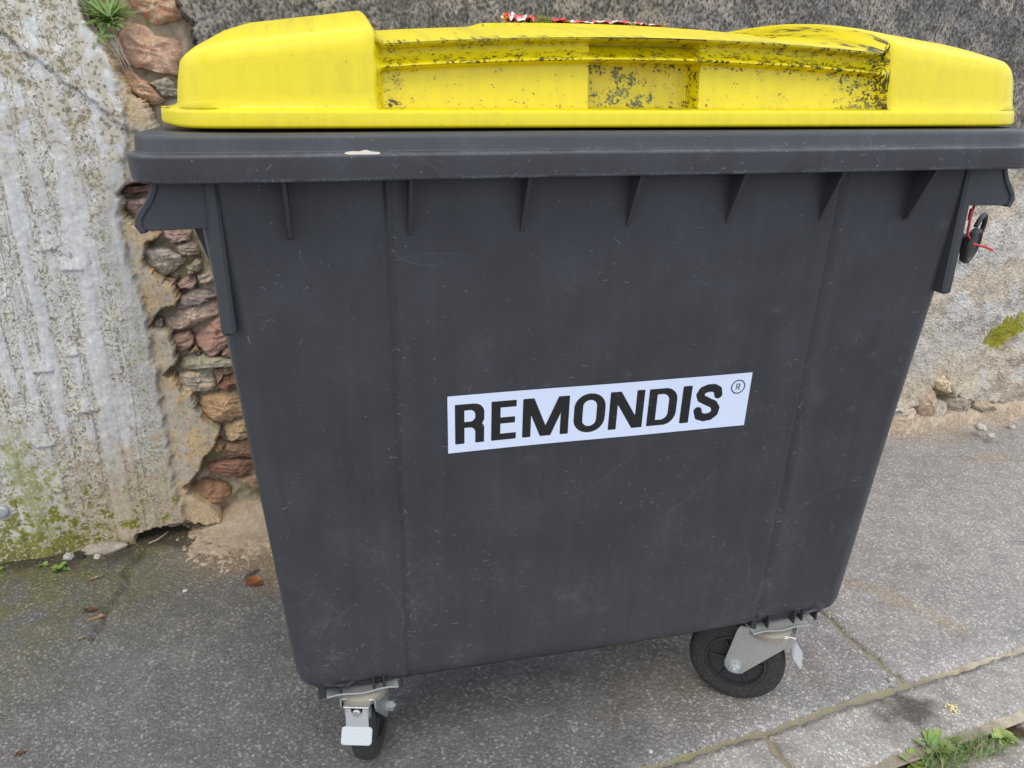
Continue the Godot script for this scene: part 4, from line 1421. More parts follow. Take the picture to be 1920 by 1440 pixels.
func caster(parent: Node3D, at: Vector3, turn: float) -> Node3D:
	# h runs towards the brake pedal; the wheel's centre lies below the origin's own x = 0
	var c := node_part(parent, "caster", at)
	c.rotation.y = turn
	var R_ := 0.098
	# tyre (turned about the local z axis)
	var g := Geo.new()
	var pr := PackedVector2Array([Vector2(0.062, -0.019), Vector2(0.066, -0.0215), Vector2(0.080, -0.0225), Vector2(0.089, -0.0205), Vector2(0.0945, -0.0165), Vector2(0.0970, -0.011), Vector2(R_, -0.005), Vector2(R_, 0.005), Vector2(0.0970, 0.011), Vector2(0.0945, 0.0165), Vector2(0.089, 0.0205), Vector2(0.080, 0.0225), Vector2(0.066, 0.0215), Vector2(0.062, 0.019)])
	g.xf = Transform3D(Basis.IDENTITY, Vector3(0, R_, 0))
	g.lathe(pr, 48)
	part(c, "tyre", g, M.rubber_dusty)
	g = Geo.new()
	g.xf = Transform3D(Basis.IDENTITY, Vector3(0, R_, 0))
	for s in [1.0, -1.0]:
		var pp := PackedVector2Array([Vector2(0.0625, 0.0), Vector2(0.0625, 0.021), Vector2(0.0575, 0.0215), Vector2(0.055, 0.012), Vector2(0.024, 0.009), Vector2(0.022, 0.020), Vector2(0.0001, 0.020)])
		if s < 0.0:
			pp = PackedVector2Array([Vector2(0.0001, -0.020), Vector2(0.022, -0.020), Vector2(0.024, -0.009), Vector2(0.055, -0.012), Vector2(0.0575, -0.0215), Vector2(0.0625, -0.021), Vector2(0.0625, 0.0)])
		g.lathe(pp, 40)
	for k in 6:
		var an := TAU * k / 6.0
		var b := Basis(Vector3(0, 0, 1), an)
		var keep := g.xf
		g.xf = keep * Transform3D(b, Vector3.ZERO)
		g.box(Vector3(0.039, 0, 0), Vector3(0.034, 0.005, 0.033), 0.001)
		g.xf = keep
	part(c, "rim", g, M.dark)
	# fork
	g = Geo.new()
	var fp := PackedVector2Array([Vector2(-0.0215, 0.104), Vector2(-0.020, 0.090), Vector2(-0.010, 0.0795), Vector2(0.004, 0.0775), Vector2(0.016, 0.0815), Vector2(0.088, 0.166), Vector2(0.094, 0.180), Vector2(0.094, 0.196), Vector2(0.002, 0.199), Vector2(-0.004, 0.190)])
	for s in [1.0, -1.0]:
		g.prism(fp, s * 0.031 - 0.0017, s * 0.031 + 0.0017, 0.0008)
	g.box(Vector3(0.064, 0.1965, 0), Vector3(0.060, 0.0034, 0.060), 0.001)
	part(c, "fork", g, M.steel)
	# axle bolt with nuts
	g = Geo.new()
	g.xf = Transform3D(Basis.IDENTITY, Vector3(0, R_, 0))
	g.lathe(PackedVector2Array([Vector2(0.0055, -0.047), Vector2(0.0055, 0.0485), Vector2(0.0045, 0.0495), Vector2(0.0001, 0.0495)]), 16)
	for s in [1.0, -1.0]:
		var hex := PackedVector2Array()
		for q in 6:
			hex.append(Vector2(0.0115, 0).rotated(TAU * q / 6.0 + 0.3))
		g.prism(hex, s * 0.0385 - 0.0055, s * 0.0385 + 0.0055, 0.001)
		g.lathe(PackedVector2Array([Vector2(0.0135, s * 0.0335 - 0.001), Vector2(0.0135, s * 0.0335 + 0.001), Vector2(0.001, s * 0.0335 + 0.001)]), 20)
	part(c, "axle_bolt", g, M.zinc)
	# raceway
	g = Geo.new()
	g.xf = Transform3D(Basis(Vector3(1, 0, 0), -PI / 2), Vector3(0.052, 0.197, 0))
	g.lathe(PackedVector2Array([Vector2(0.046, -0.012), Vector2(0.047, 0.000), Vector2(0.043, 0.005), Vector2(0.036, 0.0095), Vector2(0.030, 0.0115)]), 36)
	part(c, "raceway", g, M.dirty_steel)
	# mounting plate with edges turned up
	g = Geo.new()
	var P := PackedVector3Array()
	for j in 17:
		for i in 17:
			var u := (i / 8.0 - 1.0)
			var v := (j / 8.0 - 1.0)
			var lift := 0.010 * pow(maxf(absf(u), absf(v)), 5.0) - 0.002 * cos(u * 5.0)
			P.append(Vector3(0.052 + u * 0.062, 0.2100 + lift, v * 0.047))
	g.grid(P, 17, 17, true)
	var P2 := PackedVector3Array()
	for q in P:
		P2.append(q - Vector3(0, 0.0035, 0))
	g.grid(P2, 17, 17, false)
	for e in [[0, 1], [16, 1], [0, 17], [16 * 17, 1]]:
		pass
	var ring := PackedInt32Array()
	for i in 17:
		ring.append(i)
	for j in range(1, 17):
		ring.append(j * 17 + 16)
	for i in range(15, -1, -1):
		ring.append(16 * 17 + i)
	for j in range(15, 0, -1):
		ring.append(j * 17)
	for q in ring.size():
		var a := ring[q]
		var b2 := ring[(q + 1) % ring.size()]
		g.quad(P2[b2], P2[a], P[a], P[b2])
	var pl := part(c, "mounting_plate", g, M.zinc)
	pl.rotation.y = -turn # the plate stays square to the container while the fork swivels
	pl.position = Vector3(0.052, 0, 0) - Basis(Vector3.UP, -turn) * Vector3(0.052, 0, 0)
	# brake: arm, bolt and foot pedal
	g = Geo.new()
	for s in [1.0, -1.0]:
		g.prism(PackedVector2Array([Vector2(0.082, 0.194), Vector2(0.086, 0.172), Vector2(0.092, 0.160), Vector2(0.101, 0.162), Vector2(0.108, 0.190)]), s * 0.021 - 0.0013, s * 0.021 + 0.0013, 0.0004)
	g.box(Vector3(0.094, 0.192, 0), Vector3(0.030, 0.003, 0.046), 0.001)
	part(c, "brake_arm", g, M.steel)
	g = Geo.new()
	g.xf = Transform3D(Basis(Vector3(0, 1, 0), PI / 2), Vector3(0.101, 0.178, 0))
	g.lathe(PackedVector2Array([Vector2(0.0075, 0.0), Vector2(0.0075, 0.006), Vector2(0.006, 0.0075), Vector2(0.0001, 0.0078)]), 18)
	part(c, "brake_bolt", g, M.steel)
	g = Geo.new()
	# the pedal: a neck with a slot, then a broad tread bent outwards
	g.xf = Transform3D(Basis(Vector3(0, 0, 1), 0.10) * Basis(Vector3(0, 1, 0), PI / 2), Vector3(0.1065, 0.160, 0))
	g.prism(PackedVector2Array([Vector2(-0.020, 0.030), Vector2(-0.0115, 0.030), Vector2(-0.0095, 0.018), Vector2(-0.005, 0.0135), Vector2(0.005, 0.0135), Vector2(0.0095, 0.018), Vector2(0.0115, 0.030), Vector2(0.020, 0.030), Vector2(0.0205, -0.011), Vector2(-0.0205, -0.011)]), -0.0013, 0.0013, 0.0004)
	g.xf = Transform3D(Basis(Vector3(0, 0, 1), 0.62) * Basis(Vector3(0, 1, 0), PI / 2), Vector3(0.1085, 0.150, 0))
	var tread := PackedVector2Array()
	for q in [[-0.0275, -0.031, PI], [0.0275, -0.031, PI * 1.5], [0.0275, 0.0, 0.0], [-0.0275, 0.0, PI * 0.5]]:
		for a in 4:
			var an: float = q[2] + PI * 0.5 * a / 3.0
			tread.append(Vector2(q[0] - 0.006 * signf(q[0]) + 0.006 * cos(an), q[1] + (0.006 if q[1] < -0.01 else -0.006) + 0.006 * sin(an)))
	g.prism(tread, -0.0016, 0.0016, 0.0006)
	part(c, "brake_pedal", g, M.zinc)
	return c

func build_container() -> void:
	M.rubber_dusty = mat(Color.WHITE, 0.85)
	var rw := 256
	var ra := bytes_of(noise(405, 0.05, 4), rw, rw, true)
	var rp := PackedByteArray()
	rp.resize(rw * rw * 3)
	for i in rw * rw:
		var v := 0.14 + 0.10 * ra[i] / 255.0 + 0.04 * sst(0.6, 0.8, ra[i] / 255.0)
		rp[i * 3] = int(255 * v * 1.06)
		rp[i * 3 + 1] = int(255 * v)
		rp[i * 3 + 2] = int(255 * v * 0.93)
	M.rubber_dusty.albedo_texture = tex(Image.create_from_data(rw, rw, false, Image.FORMAT_RGB8, rp))
	var bin := thing("waste_container", "dark grey four-wheeled waste container with yellow lid and white lettered sticker", "waste container")
	part(bin, "body", body_geo(), M.grey_marked)
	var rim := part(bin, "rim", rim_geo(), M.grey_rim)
	# inner shell closing the mouth below the lid
	var g := Geo.new()
	g.box(Vector3(0, 1.146, -0.49), Vector3(1.13, 0.006, 0.83), 0.002)
	part(rim, "inner_floor", g, M.dark)
	# gussets below the rim
	for k in 7:
		var x := -0.002 + (k - 3) * 0.1569
		g = Geo.new()
		g.xf = Transform3D(Basis(Vector3(0, 0, -1), Vector3.UP, Vector3(1, 0, 0)), Vector3(x, 0, 0)) # local x = -z
		var zt := -front_z(1.10)
		var zb := -front_z(1.03)
		g.prism(PackedVector2Array([Vector2(zt + 0.01, 1.128), Vector2(0.007, 1.128), Vector2(0.007, 1.108), Vector2(zb - 0.001, 1.030), Vector2(zb + 0.01, 1.026)]), -0.0028, 0.0028, 0.0007)
		part(bin, "gusset", g, M.grey)
	for s in [-1.0, 1.0]:
		# corner posts
		g = Geo.new()
		g.box(Vector3(s * 0.5635, 1.0065, -0.083), Vector3(0.018, 0.205, 0.085), 0.004)
		g.box(Vector3(s * 0.565, 1.0065, -0.115), Vector3(0.018, 0.203, 0.09), 0.003)
		part(bin, "corner_post", g, M.grey)
		# lifting wings under the rim's ends, with their rolled edge
		g = Geo.new()
		var wing := PackedVector2Array([Vector2(0.562, 1.128), Vector2(0.628, 1.128), Vector2(0.628, 1.100), Vector2(0.636, 1.085), Vector2(0.652, 1.064), Vector2(0.655, 1.054), Vector2(0.650, 1.047), Vector2(0.640, 1.0455), Vector2(0.562, 1.0475)])
		for q in wing.size():
			wing[q].x *= s
		g.prism(wing, -0.053, -0.047, 0.001)
		# side rail running back from it
		var rail := PackedVector2Array([Vector2(0.624, 1.128), Vector2(0.631, 1.128), Vector2(0.631, 1.101), Vector2(0.639, 1.086), Vector2(0.6555, 1.065), Vector2(0.6585, 1.053), Vector2(0.6525, 1.0425), Vector2(0.6455, 1.044), Vector2(0.649, 1.052), Vector2(0.648, 1.061), Vector2(0.632, 1.082), Vector2(0.624, 1.099)])
		for q in rail.size():
			rail[q].x *= s
		g.prism(rail, -0.86, -0.044, 0.0015)
		part(bin, "lifting_wing", g, M.grey)
		# gusset plates between wing and side wall
		for zz in [-0.16, -0.5, -0.84]:
			g = Geo.new()
			var tri_ := PackedVector2Array([Vector2(0.55, 1.09), Vector2(0.628, 1.09), Vector2(0.61, 1.04), Vector2(0.572, 0.915), Vector2(0.55, 0.90)])
			for q in tri_.size():
				tri_[q].x *= s
			g.prism(tri_, zz - 0.003, zz + 0.003, 0.001)
			part(bin, "side_gusset", g, M.grey)
	# lid
	var lid := part(bin, "lid", lid_geo(), M.yellow)
	lid.set_meta("label", "yellow domed lid with black growth in the grip recess")
	# sticker
	var P := PackedVector3Array()
	var T := PackedVector2Array()
	var wav := noise(401, 2.2, 2)
	for j in 9:
		for i in 33:
			var x := STICKER_X0 + STICKER_W * i / 32.0
			var y := STICKER_Y1 - STICKER_H * j / 8.0
			P.append(Vector3(x, y, front_z(y) + 0.0035 * wav.get_noise_2d(x, y * 1.3) + 0.0014))
			T.append(Vector2(i / 32.0, j / 8.0))
	g = Geo.new()
	g.grid(P, 33, 9, true, false, PackedColorArray(), T)
	var stk := part(bin, "sticker", g, M.sticker)
	stk.set_meta("label", "white sticker with bold black capitals REMONDIS")
	# caster housings and casters
	for s in [-1.0, 1.0]:
		for zz in [[-0.113, -0.29], [-0.64, -0.80]]:
			g = Geo.new()
			var z0: float = zz[0]
			var z1: float = zz[1]
			g.box(Vector3(s * 0.416, 0.236, (z0 + z1) * 0.5 - 0.006), Vector3(0.182, 0.046, z0 - z1), 0.010)
			var h := part(bin, "caster_housing", g, M.dark)
			for x in [-0.078, -0.046, 0.012, 0.030, 0.062]:
				g = Geo.new()
				g.box(Vector3(s * 0.418 + x, 0.2265, z0 - 0.006), Vector3(0.012 if x < -0.07 else 0.0035, 0.029, 0.022), 0.0008)
				part(h, "stiffening_rib", g, M.dark)
	caster(bin, Vector3(-0.412, 0, -0.200), -atan2(0.965, -0.26))
	caster(bin, Vector3(0.350, 0, -0.168), -atan2(0.58, 0.81))
	caster(bin, Vector3(-0.43, 0, -0.74), -2.2)
	caster(bin, Vector3(0.40, 0, -0.74), -0.4)
	# cap with its ring on the right side wall
	var cap := node_part(bin, "side_cap", Vector3(0.664, 0.966, -0.115))
	cap.rotation = Vector3(0.15, 0.55, -0.25)
	g = Geo.new()
	g.lathe(PackedVector2Array([Vector2(0.016, -0.045), Vector2(0.017, -0.012), Vector2(0.030, -0.008), Vector2(0.0315, 0.0), Vector2(0.030, 0.004), Vector2(0.026, 0.005), Vector2(0.022, 0.001), Vector2(0.006, 0.003), Vector2(0.0001, 0.003)]), 32)
	part(cap, "disc", g, M.dark)
	g = Geo.new()
	var ringp := PackedVector3Array()
	for q in 25:
		var an := lerpf(-0.9, 2.9, q / 24.0)
		ringp.append(Vector3(0.016 + 0.026 * cos(an), 0.024 + 0.032 * sin(an), -0.006))
	g.tube(ringp, 0.0042, 10)
	part(cap, "pull_ring", g, M.dark)
	g = Geo.new()
	g.tube(PackedVector3Array([Vector3(0.636, 1.045, -0.10), Vector3(0.631, 1.02, -0.098), Vector3(0.634, 0.99, -0.10), Vector3(0.655, 0.972, -0.105), Vector3(0.680, 0.966, -0.10), Vector3(0.692, 0.961, -0.098)]), 0.0022, 6)
	g.box(Vector3(0.629, 1.024, -0.097), Vector3(0.006, 0.020, 0.005), 0.001)
	var tie := part(bin, "cable_tie", g, M.red)
	tie.set_meta("label", "red plastic cable tie")
	# paper remnant on the rim's ledge
	g = Geo.new()
	var rem := PackedVector2Array()
	var r := RandomNumberGenerator.new()
	r.seed = 9
	for q in 14:
		var an := TAU * q / 14.0
		rem.append(Vector2(cos(an) * 0.0205 * r.randf_range(0.8, 1.1), sin(an) * 0.0042 * r.randf_range(0.6, 1.3)))
	g.xf = Transform3D(Basis(Vector3(1, 0, 0), -0.35), Vector3(-0.376, 1.1405, 0.0078))
	g.prism(rem, 0.0, 0.0014, 0.0004)
	part(rim, "paper_remnant", g, mat(Color(0.60, 0.54, 0.48), 0.9))

# ---------------------------------------------------------------- plants
# a leaf from its foot along dir, arching over; bent and folded a little
func leaf_geo(foot: Vector3, yaw: float, len_: float, wid: float, lift: float, droop: float, col: Color, toothed := 0.0) -> Geo:
	var g := Geo.new()
	var m := 9
	var P := PackedVector3Array()
	var C := PackedColorArray()
	var dir := Vector3(cos(yaw), 0, sin(yaw))
	var side := Vector3(-sin(yaw), 0, cos(yaw))
	for i in m:
		var u := float(i) / (m - 1)
		var ww := wid * pow(sin(PI * pow(u * 0.94 + 0.05, 1.35)), 0.8) + wid * 0.10
		if i == m - 1:
			ww = wid * 0.06
		if toothed > 0.0 and i % 2 == 0:
			ww *= 1.0 - toothed
		var c := foot + dir * len_ * u * cos(lift * (1.0 - 0.4 * u)) + Vector3.UP * (len_ * (sin(lift) * u - droop * u * u))
		P.append(c - side * ww * 0.5 + Vector3.UP * ww * 0.22)
		P.append(c)
		P.append(c + side * ww * 0.5 + Vector3.UP * ww * 0.22)
		var sh := 0.86 + 0.28 * u
		C.append(col * sh)
		C.append(col.lerp(Color(0.34, 0.42, 0.16), 0.35))
		C.append(col * sh * 1.05)
	g.grid(P, 3, m, false, false, C)
	return g

func rosette(called: String, label: String, at: Vector3, count: int, len_: float, wid: float, tone: Color, seed_: int, toothed := 0.0, tilt := 0.6, axis := Vector3.UP) -> void:
	var o := thing(called, label, "plant", at)
	var r := RandomNumberGenerator.new()
	r.seed = seed_
	if axis != Vector3.UP:
		o.quaternion = Quaternion(Vector3.UP, axis.normalized())
	for k in count:
		var c := tone * r.randf_range(0.7, 1.25)
		c.r *= r.randf_range(0.85, 1.25)
		var g := leaf_geo(Vector3(r.randf_range(-0.006, 0.006), -0.004, r.randf_range(-0.006, 0.006)), TAU * k / count + r.randf_range(-0.3, 0.3), len_ * r.randf_range(0.6, 1.1), wid * r.randf_range(0.75, 1.15), tilt * r.randf_range(0.5, 1.6), r.randf_range(0.1, 0.4), c, toothed)
		part(o, "leaf", g, M.leafy)

func build_plants() -> void:
	var g1 := Color(0.135, 0.235, 0.045)
	rosette("broad_leaved_weed", "pale green weed with spoon shaped leaves growing alone beside the grass at the kerb edge", Vector3(0.832, -0.012, 0.060), 20, 0.038, 0.0125, Color(0.23, 0.33, 0.08), 3, 0.0, 0.75)
	rosette("leafy_weed", "green weed with long leaves rising out of the grass tuft at the kerb edge", Vector3(0.668, -0.012, 0.058), 24, 0.046, 0.013, g1, 4, 0.0, 0.9)
	rosette("low_weed", "small low weed at the end of the grass tuft by the kerb", Vector3(0.612, -0.014, 0.072), 13, 0.036, 0.012, Color(0.16, 0.25, 0.05), 5, 0.0, 0.6)
	rosette("low_weed", "tight little weed half hidden in the middle of the grass tuft", Vector3(0.705, -0.012, 0.050), 15, 0.034, 0.011, Color(0.14, 0.22, 0.05), 25, 0.0, 0.8)
	# grass along the kerb's foot
	var r := RandomNumberGenerator.new()
	r.seed = 8
	var o := thing("grass_tuft", "tuft of thin grass growing between kerb and gutter", "grass", Vector3(0.70, -0.012, 0.068))
	var g := Geo.new()
	for k in 420:
		var u := r.randf_range(-0.085, 0.11)
		var f := Vector3(u, 0, -0.085 * u + r.randf_range(-0.012, 0.035))
		var yaw := r.randf_range(0, TAU)
		var ln := r.randf_range(0.02, 0.055)
		var lf := r.randf_range(0.5, 1.4)
		var tone := Color(0.11, 0.20, 0.055).lerp(Color(0.22, 0.27, 0.10), r.randf())
		if r.randf() < 0.08:
			tone = Color(0.42, 0.35, 0.18)
		var d := Vector3(cos(yaw), 0, sin(yaw))
		var s := Vector3(-sin(yaw), 0, cos(yaw)) * r.randf_range(0.0007, 0.0014)
		var P := PackedVector3Array()
		for i in 5:
			var q := i / 4.0
			var c := f + d * ln * q * cos(lf) + Vector3.UP * ln * (sin(lf) * q - 0.35 * q * q)
			P.append(c - s * (1.0 - q * 0.85))
			P.append(c + s * (1.0 - q * 0.85))
		g.col = tone
		g.grid(P, 2, 5)
	var bl := part(o, "blades", g, M.leafy)
	bl.set_meta("kind", "stuff")
	# weed rooted in the wall
	rosette("wall_weed", "bushy green weed growing from a gap between wall stones", on_wall(0.488, 1.350, -0.012), 70, 0.066, 0.0085, Color(0.12, 0.21, 0.045), 6, 0.45, 0.85, Vector3(0.05, 0.85, 0.6))
	rosette("wall_seedling", "small toothed leaves hanging below the bushy weed in the wall", on_wall(0.462, 1.322, 0.012), 7, 0.035, 0.011, Color(0.14, 0.22, 0.06), 16, 0.4, 0.3, Vector3(0.05, 0.3, 1.0))
	var roots := thing("dead_roots", "bundle of dry pale roots hanging beside the reddish stone", "roots")
	g = Geo.new()
	for k in 14:
		var p := PackedVector3Array()
		var s0 := 0.488 + r.randf_range(-0.012, 0.012)
		var ln := r.randf_range(0.03, 0.085)
		for i in 6:
			var u := i / 5.0
			p.append(on_wall(s0 + 0.02 * u + r.randf_range(-0.003, 0.003), 1.318 - ln * u, -0.008 + 0.012 * sin(u * 3.0) + r.randf_range(-0.003, 0.003)))
		g.tube(p, r.randf_range(0.0007, 0.0014), 5, 0.0004)
	part(roots, "root_strands", g, mat(Color(0.50, 0.44, 0.36), 0.9))
	rosette("clover_seedling", "tiny bright green plant with round leaves at the wall foot", Vector3(-1.195, 0.0, -0.978), 13, 0.026, 0.016, Color(0.13, 0.25, 0.04), 7, 0.0, 0.7)
	rosette("clover_seedling", "smallest green seedling sprouting tight against the render foot", Vector3(-1.238, 0.0, -1.008), 8, 0.018, 0.010, Color(0.13, 0.23, 0.04), 17, 0.0, 0.7)
	rosette("edge_sprout", "dark green sprig at the very foot of the algae covered render", Vector3(-1.352, 0.0, -1.0), 8, 0.022, 0.009, Color(0.09, 0.18, 0.035), 18, 0.0, 0.8)

# ---------------------------------------------------------------- small things lying about
func dry_leaf(label: String, at: Vector3, yaw: float, len_: float, wid: float, col: Color, curl: float) -> void:
	var o := thing("dry_leaf", label, "leaf", at, "")
	var P := PackedVector3Array()
	var C := PackedColorArray()
	var nz := noise(int(len_ * 9999), 60.0, 2)
	var d := Vector3(cos(yaw), 0, sin(yaw))
	var s := Vector3(-sin(yaw), 0, cos(yaw))
	for i in 11:
		var u := i / 10.0
		for j in 7:
			var v := j / 3.0 - 1.0
			var w := wid * 0.5 * pow(sin(PI * clampf(u * 0.96 + 0.02, 0, 1)), 0.7) * (1.0 + 0.5 * nz.get_noise_1d(u * 0.3 + v))
			P.append(d * (u - 0.5) * len_ + s * v * w + Vector3.UP * (0.003 + curl * wid * v * v + curl * 0.25 * len_ * pow(u - 0.5, 2.0) + 0.0025 * nz.get_noise_2d(u, v)))
			C.append(col * (0.85 + 0.7 * nz.get_noise_2d(u * 0.2, v * 0.1)) * (0.75 if j == 3 else 1.0))
	var g := Geo.new()
	g.grid(P, 7, 11, false, false, C)
	part(o, "blade", g, M.dry)
	g = Geo.new()
	g.col = col * 0.6
	g.tube(PackedVector3Array([d * -0.48 * len_ + Vector3(0, 0.004, 0), d * -0.62 * len_ + Vector3(0, 0.003, 0) + s * 0.002, d * -0.7 * len_ + Vector3(0, 0.003, 0)]), 0.0009, 5)
	part(o, "stalk", g, M.dry)

func pebble(label: String, at: Vector3, size: Vector3, col: Color, k: int, called := "pebble") -> void:
	var o := MeshInstance3D.new()
	var nz := noise(500 + k, 1.4, 3)
	var P := PackedVector3Array()
	var C := PackedColorArray()
	for j in 11:
		var th := PI * j / 10.0
		for i in 17:
			var ph := TAU * (i % 16) / 16.0
			var q := Vector3(sin(th) * cos(ph), cos(th), sin(th) * sin(ph))
			var f := 1.0 + 0.35 * nz.get_noise_3d(q.x, q.y, q.z)
			P.append(q * f * size * 0.5)
			C.append(col * (1.2 + 0.6 * nz.get_noise_3d(q.x * 4.0, q.y * 4.0, q.z * 4.0)))
	var g := Geo.new()
	g.grid(P, 17, 11, false, true, C)
	o.mesh = g.mesh()
	o.material_override = M.stone
	o.name = numbered(called)
	add_child(o)
	o.position = at + Vector3(0, size.y * 0.32, 0)
	o.rotation.y = 0.06 if called == "loose_stone" else k * 1.3
	tag(o, label, "pebble" if called == "pebble" else "stone")

func build_litter() -> void:
	dry_leaf("curled orange brown leaf lying beside the container's lower corner", Vector3(-0.682, 0.002, -0.788), 0.25, 0.040, 0.030, Color(0.36, 0.13, 0.05), 0.5)
	dry_leaf("pale tan leaf lying near the crack below the seedlings", Vector3(-1.089, 0.0, -0.912), -0.5, 0.036, 0.009, Color(0.42, 0.30, 0.19), 0.2)
	dry_leaf("dark brown crumpled leaf caught in the pavement crack", Vector3(-1.064, 0.0, -0.764), 0.1, 0.034, 0.015, Color(0.16, 0.085, 0.05), 0.5)
	dry_leaf("light brown leaf lying just beside the dark leaf in the crack", Vector3(-1.045, 0.0, -0.732), -0.45, 0.040, 0.012, Color(0.40, 0.25, 0.15), 0.2)
	dry_leaf("tiny tan leaf scrap on the mossy asphalt", Vector3(-1.062, 0.0, -0.660), -0.7, 0.015, 0.008, Color(0.45, 0.33, 0.20), 0.2)
	dry_leaf("slim grey brown leaf lying against a twig near the sand", Vector3(-0.688, 0.001, -0.845), -0.75, 0.040, 0.010, Color(0.14, 0.12, 0.10), 0.2)
	dry_leaf("dark red brown leaf bit on the bare asphalt", Vector3(-1.081, 0.0, -0.321), -0.3, 0.016, 0.010, Color(0.17, 0.07, 0.05), 0.4)
	var o := thing("twig", "thin bent twig lying beside the orange brown leaf", "twig")
	var g := Geo.new()
	g.col = Color(0.22, 0.18, 0.14)
	g.tube(PackedVector3Array([Vector3(-0.712, 0.004, -0.815), Vector3(-0.702, 0.006, -0.845), Vector3(-0.696, 0.006, -0.875), Vector3(-0.700, 0.005, -0.905)]), 0.0014, 6, 0.0008)
	part(o, "stem", g, M.dry)
	o = thing("root_piece", "pale curved root lying in the hollow under the render", "twig")
	g = Geo.new()
	g.col = Color(0.42, 0.34, 0.25)
	g.tube(PackedVector3Array([Vector3(-0.985, 0.006, -1.052), Vector3(-0.962, 0.010, -1.062), Vector3(-0.945, 0.014, -1.080), Vector3(-0.94, 0.012, -1.098)]), 0.0022, 6, 0.001)
	part(o, "stem", g, M.dry)
	# stones at the foot of the render
	pebble("flat pale stone lying under the broken foot of the render", on_wall(0.262, -0.006, 0.015), Vector3(0.120, 0.034, 0.05), Color(0.42, 0.375, 0.315), 1, "loose_stone")
	pebble("rounded white pebble at the render foot", on_wall(0.172, -0.004, 0.030), Vector3(0.030, 0.022, 0.026), Color(0.52, 0.50, 0.47), 2)
	pebble("white pebble under the flat pale stone's end", on_wall(0.245, -0.006, 0.048), Vector3(0.020, 0.016, 0.018), Color(0.58, 0.54, 0.50), 3)
	pebble("black pebble beside the flat pale stone", on_wall(0.205, -0.004, 0.036), Vector3(0.017, 0.014, 0.016), Color(0.05, 0.05, 0.055), 4)
	pebble("angular white chip on the asphalt away from the wall", Vector3(-0.852, 0.0, -0.802), Vector3(0.014, 0.009, 0.012), Color(0.60, 0.58, 0.54), 5)
	pebble("white pebble lying near the right wall foot", Vector3(1.905, 0.03, -1.165), Vector3(0.045, 0.03, 0.035), Color(0.60, 0.57, 0.53), 6)
	pebble("second white pebble touching the one at the right wall foot", Vector3(1.905, 0.02, -1.115), Vector3(0.030, 0.02, 0.028), Color(0.58, 0.54, 0.50), 7)
	pebble("small round grey pebble alone on the sand by the right wall", Vector3(2.09, 0.0, -1.20), Vector3(0.026, 0.018, 0.024), Color(0.56, 0.54, 0.52), 8)
	pebble("white gravel chip lying at the pavement joint", street(-0.025, -0.022, 0.002), Vector3(0.012, 0.008, 0.010), Color(0.52, 0.50, 0.46), 9)
	pebble("white gravel chip lying on the asphalt before the kerb joint", Vector3(0.115, 0.0, -0.055), Vector3(0.009, 0.007, 0.008), Color(0.66, 0.65, 0.62), 10)
	pebble("light stone chip on the right pavement field", Vector3(1.12, 0.0, -0.42), Vector3(0.011, 0.007, 0.009), Color(0.60, 0.58, 0.55), 11)
	# loose grit, too small to count
	var r := RandomNumberGenerator.new()
	r.seed = 31
	var mm := MultiMesh.new()
	mm.transform_format = MultiMesh.TRANSFORM_3D
	mm.use_colors = true
	var bead := SphereMesh.new()
	bead.radius = 1.0
	bead.height = 1.7
	bead.radial_segments = 7
	bead.rings = 4
	mm.mesh = bead
	mm.instance_count = 700
	for k in 700:
		var p: Vector3
		var z := r.randf()
		var sz := r.randf_range(0.0008, 0.0022)
		var y := 0.001
		if z < 0.45:
			var s := r.randf_range(0.0, 1.0)
			p = on_wall(s, 0, r.randf_range(0.02, 0.30))
			y += crack(p)
		elif z < 0.6:
			p = on_wall(r.randf_range(3.0, 3.7), 0, r.randf_range(0.05, 0.3))
			y += crack(p)
			sz *= 1.4
		else:
			p = Vector3(r.randf_range(-1.3, 1.6), 0, r.randf_range(-1.0, -0.05))
		mm.set_instance_transform(k, Transform3D(Basis(Vector3.UP, r.randf() * TAU).scaled(Vector3(sz, sz * 0.6, sz * r.randf_range(0.7, 1.3))), Vector3(p.x, y, p.z)))
		var t := r.randf_range(0.12, 0.42)
		mm.set_instance_color(k, Color(t, t * r.randf_range(0.85, 0.97), t * r.randf_range(0.7, 0.92)))
	var gm := MultiMeshInstance3D.new()
	gm.name = "grit"
	gm.multimesh = mm
	gm.material_override = M.dry
	add_child(gm)
	tag(gm, "loose pale grit scattered over the pavement", "grit")
	gm.set_meta("kind", "stuff")
	# crumbs on the kerb
	o = thing("food_crumbs", "crumbled pale yellow blob dropped on the kerb stone", "crumbs", Vector3(0.781, 0.003, -0.019))
	g = Geo.new()
	for k in 26:
		var c := Vector3(r.randfn(0, 0.006), r.randf_range(0.0, 0.003), r.randfn(0, 0.007))
		var q := r.randf_range(0.002, 0.0045)
		g.col = Color(0.78, 0.68, 0.36) * r.randf_range(0.85, 1.1)
		g.xf = Transform3D(Basis(Vector3(r.randf(), r.randf(), r.randf()).normalized(), r.randf() * 6.0), c)
		g.box(Vector3.ZERO, Vector3(q, q * 0.8, q * 1.2), q * 0.3)
	part(o, "crumbs", g, M.dry)
	# torn barrier tape and moss on the lid
	o = thing("barrier_tape", "torn strip of red and white barrier tape lying on the yellow lid", "tape", Vector3(0.055, 1.3205, -0.42))
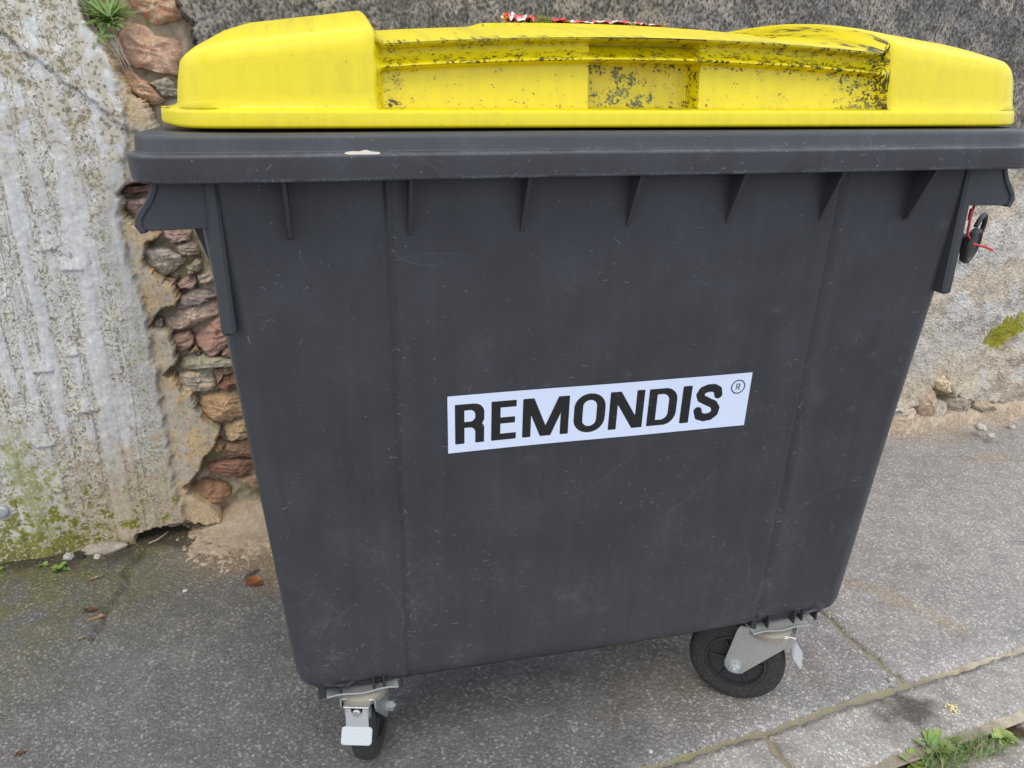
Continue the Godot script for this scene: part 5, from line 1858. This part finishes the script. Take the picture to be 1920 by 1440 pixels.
	var lumps := [[-0.135, 0.0, 0.05, 0.024, 0.0], [-0.085, 0.004, 0.06, 0.014, 0.2], [-0.03, 0.0, 0.07, 0.010, -0.1], [0.03, 0.004, 0.065, 0.012, 0.1], [0.075, 0.0, 0.05, 0.009, -0.2], [0.115, 0.0, 0.04, 0.006, 0.1]]
	for k in lumps.size():
		var e: Array = lumps[k]
		var P := PackedVector3Array()
		var nz := noise(610 + k, 30.0, 3)
		var C := PackedColorArray()
		for j in 9:
			for i in 15:
				var u := i / 14.0 - 0.5
				var v := j / 8.0 - 0.5
				P.append(Vector3(e[0] + u * e[2] + 0.006 * nz.get_noise_2d(u, v + 3.0), 0.0006 + 0.75 * e[3] * (0.5 + 0.9 * nz.get_noise_2d(u * 0.9 + 5.0, v * 0.6)) * (1.0 - 1.5 * v * v), e[1] + v * 0.045 + e[4] * u * 0.1))
				var band_ := fmod(absf(u * 2.2 + v * 1.2 + k * 0.37 + 2.0), 1.0)
				C.append(Color(0.60, 0.05, 0.05) if band_ < 0.55 or k == 1 else Color(0.74, 0.70, 0.68))
		g = Geo.new()
		g.grid(P, 15, 9, false, false, C)
		part(o, "strip", g, M.dry)
	var spots := [[-0.045, "moss clump on the lid beside the raised red tape end", 0.016], [-0.033, "smaller moss clump touching the tape's white end on the lid", 0.012], [0.120, "yellow green moss tuft on the lid at the tape's thin end", 0.010]]
	for e in spots:
		var t := thing("moss_clump", e[1], "moss", Vector3(e[0], 1.3195, -0.395))
		g = Geo.new()
		for k in 90:
			var c := Vector3(r.randfn(0, 0.35), absf(r.randfn(0, 0.3)), r.randfn(0, 0.3)) * float(e[2])
			var q := r.randf_range(0.0012, 0.0026)
			g.col = Color(0.10, 0.11, 0.03).lerp(Color(0.26, 0.27, 0.06), r.randf())
			g.xf = Transform3D(Basis(Vector3(r.randf(), r.randf(), r.randf() + 0.1).normalized(), r.randf() * 6.0), c)
			g.box(Vector3.ZERO, Vector3(q, q * 2.0, q), q * 0.3)
		part(t, "cushion", g, M.dry)
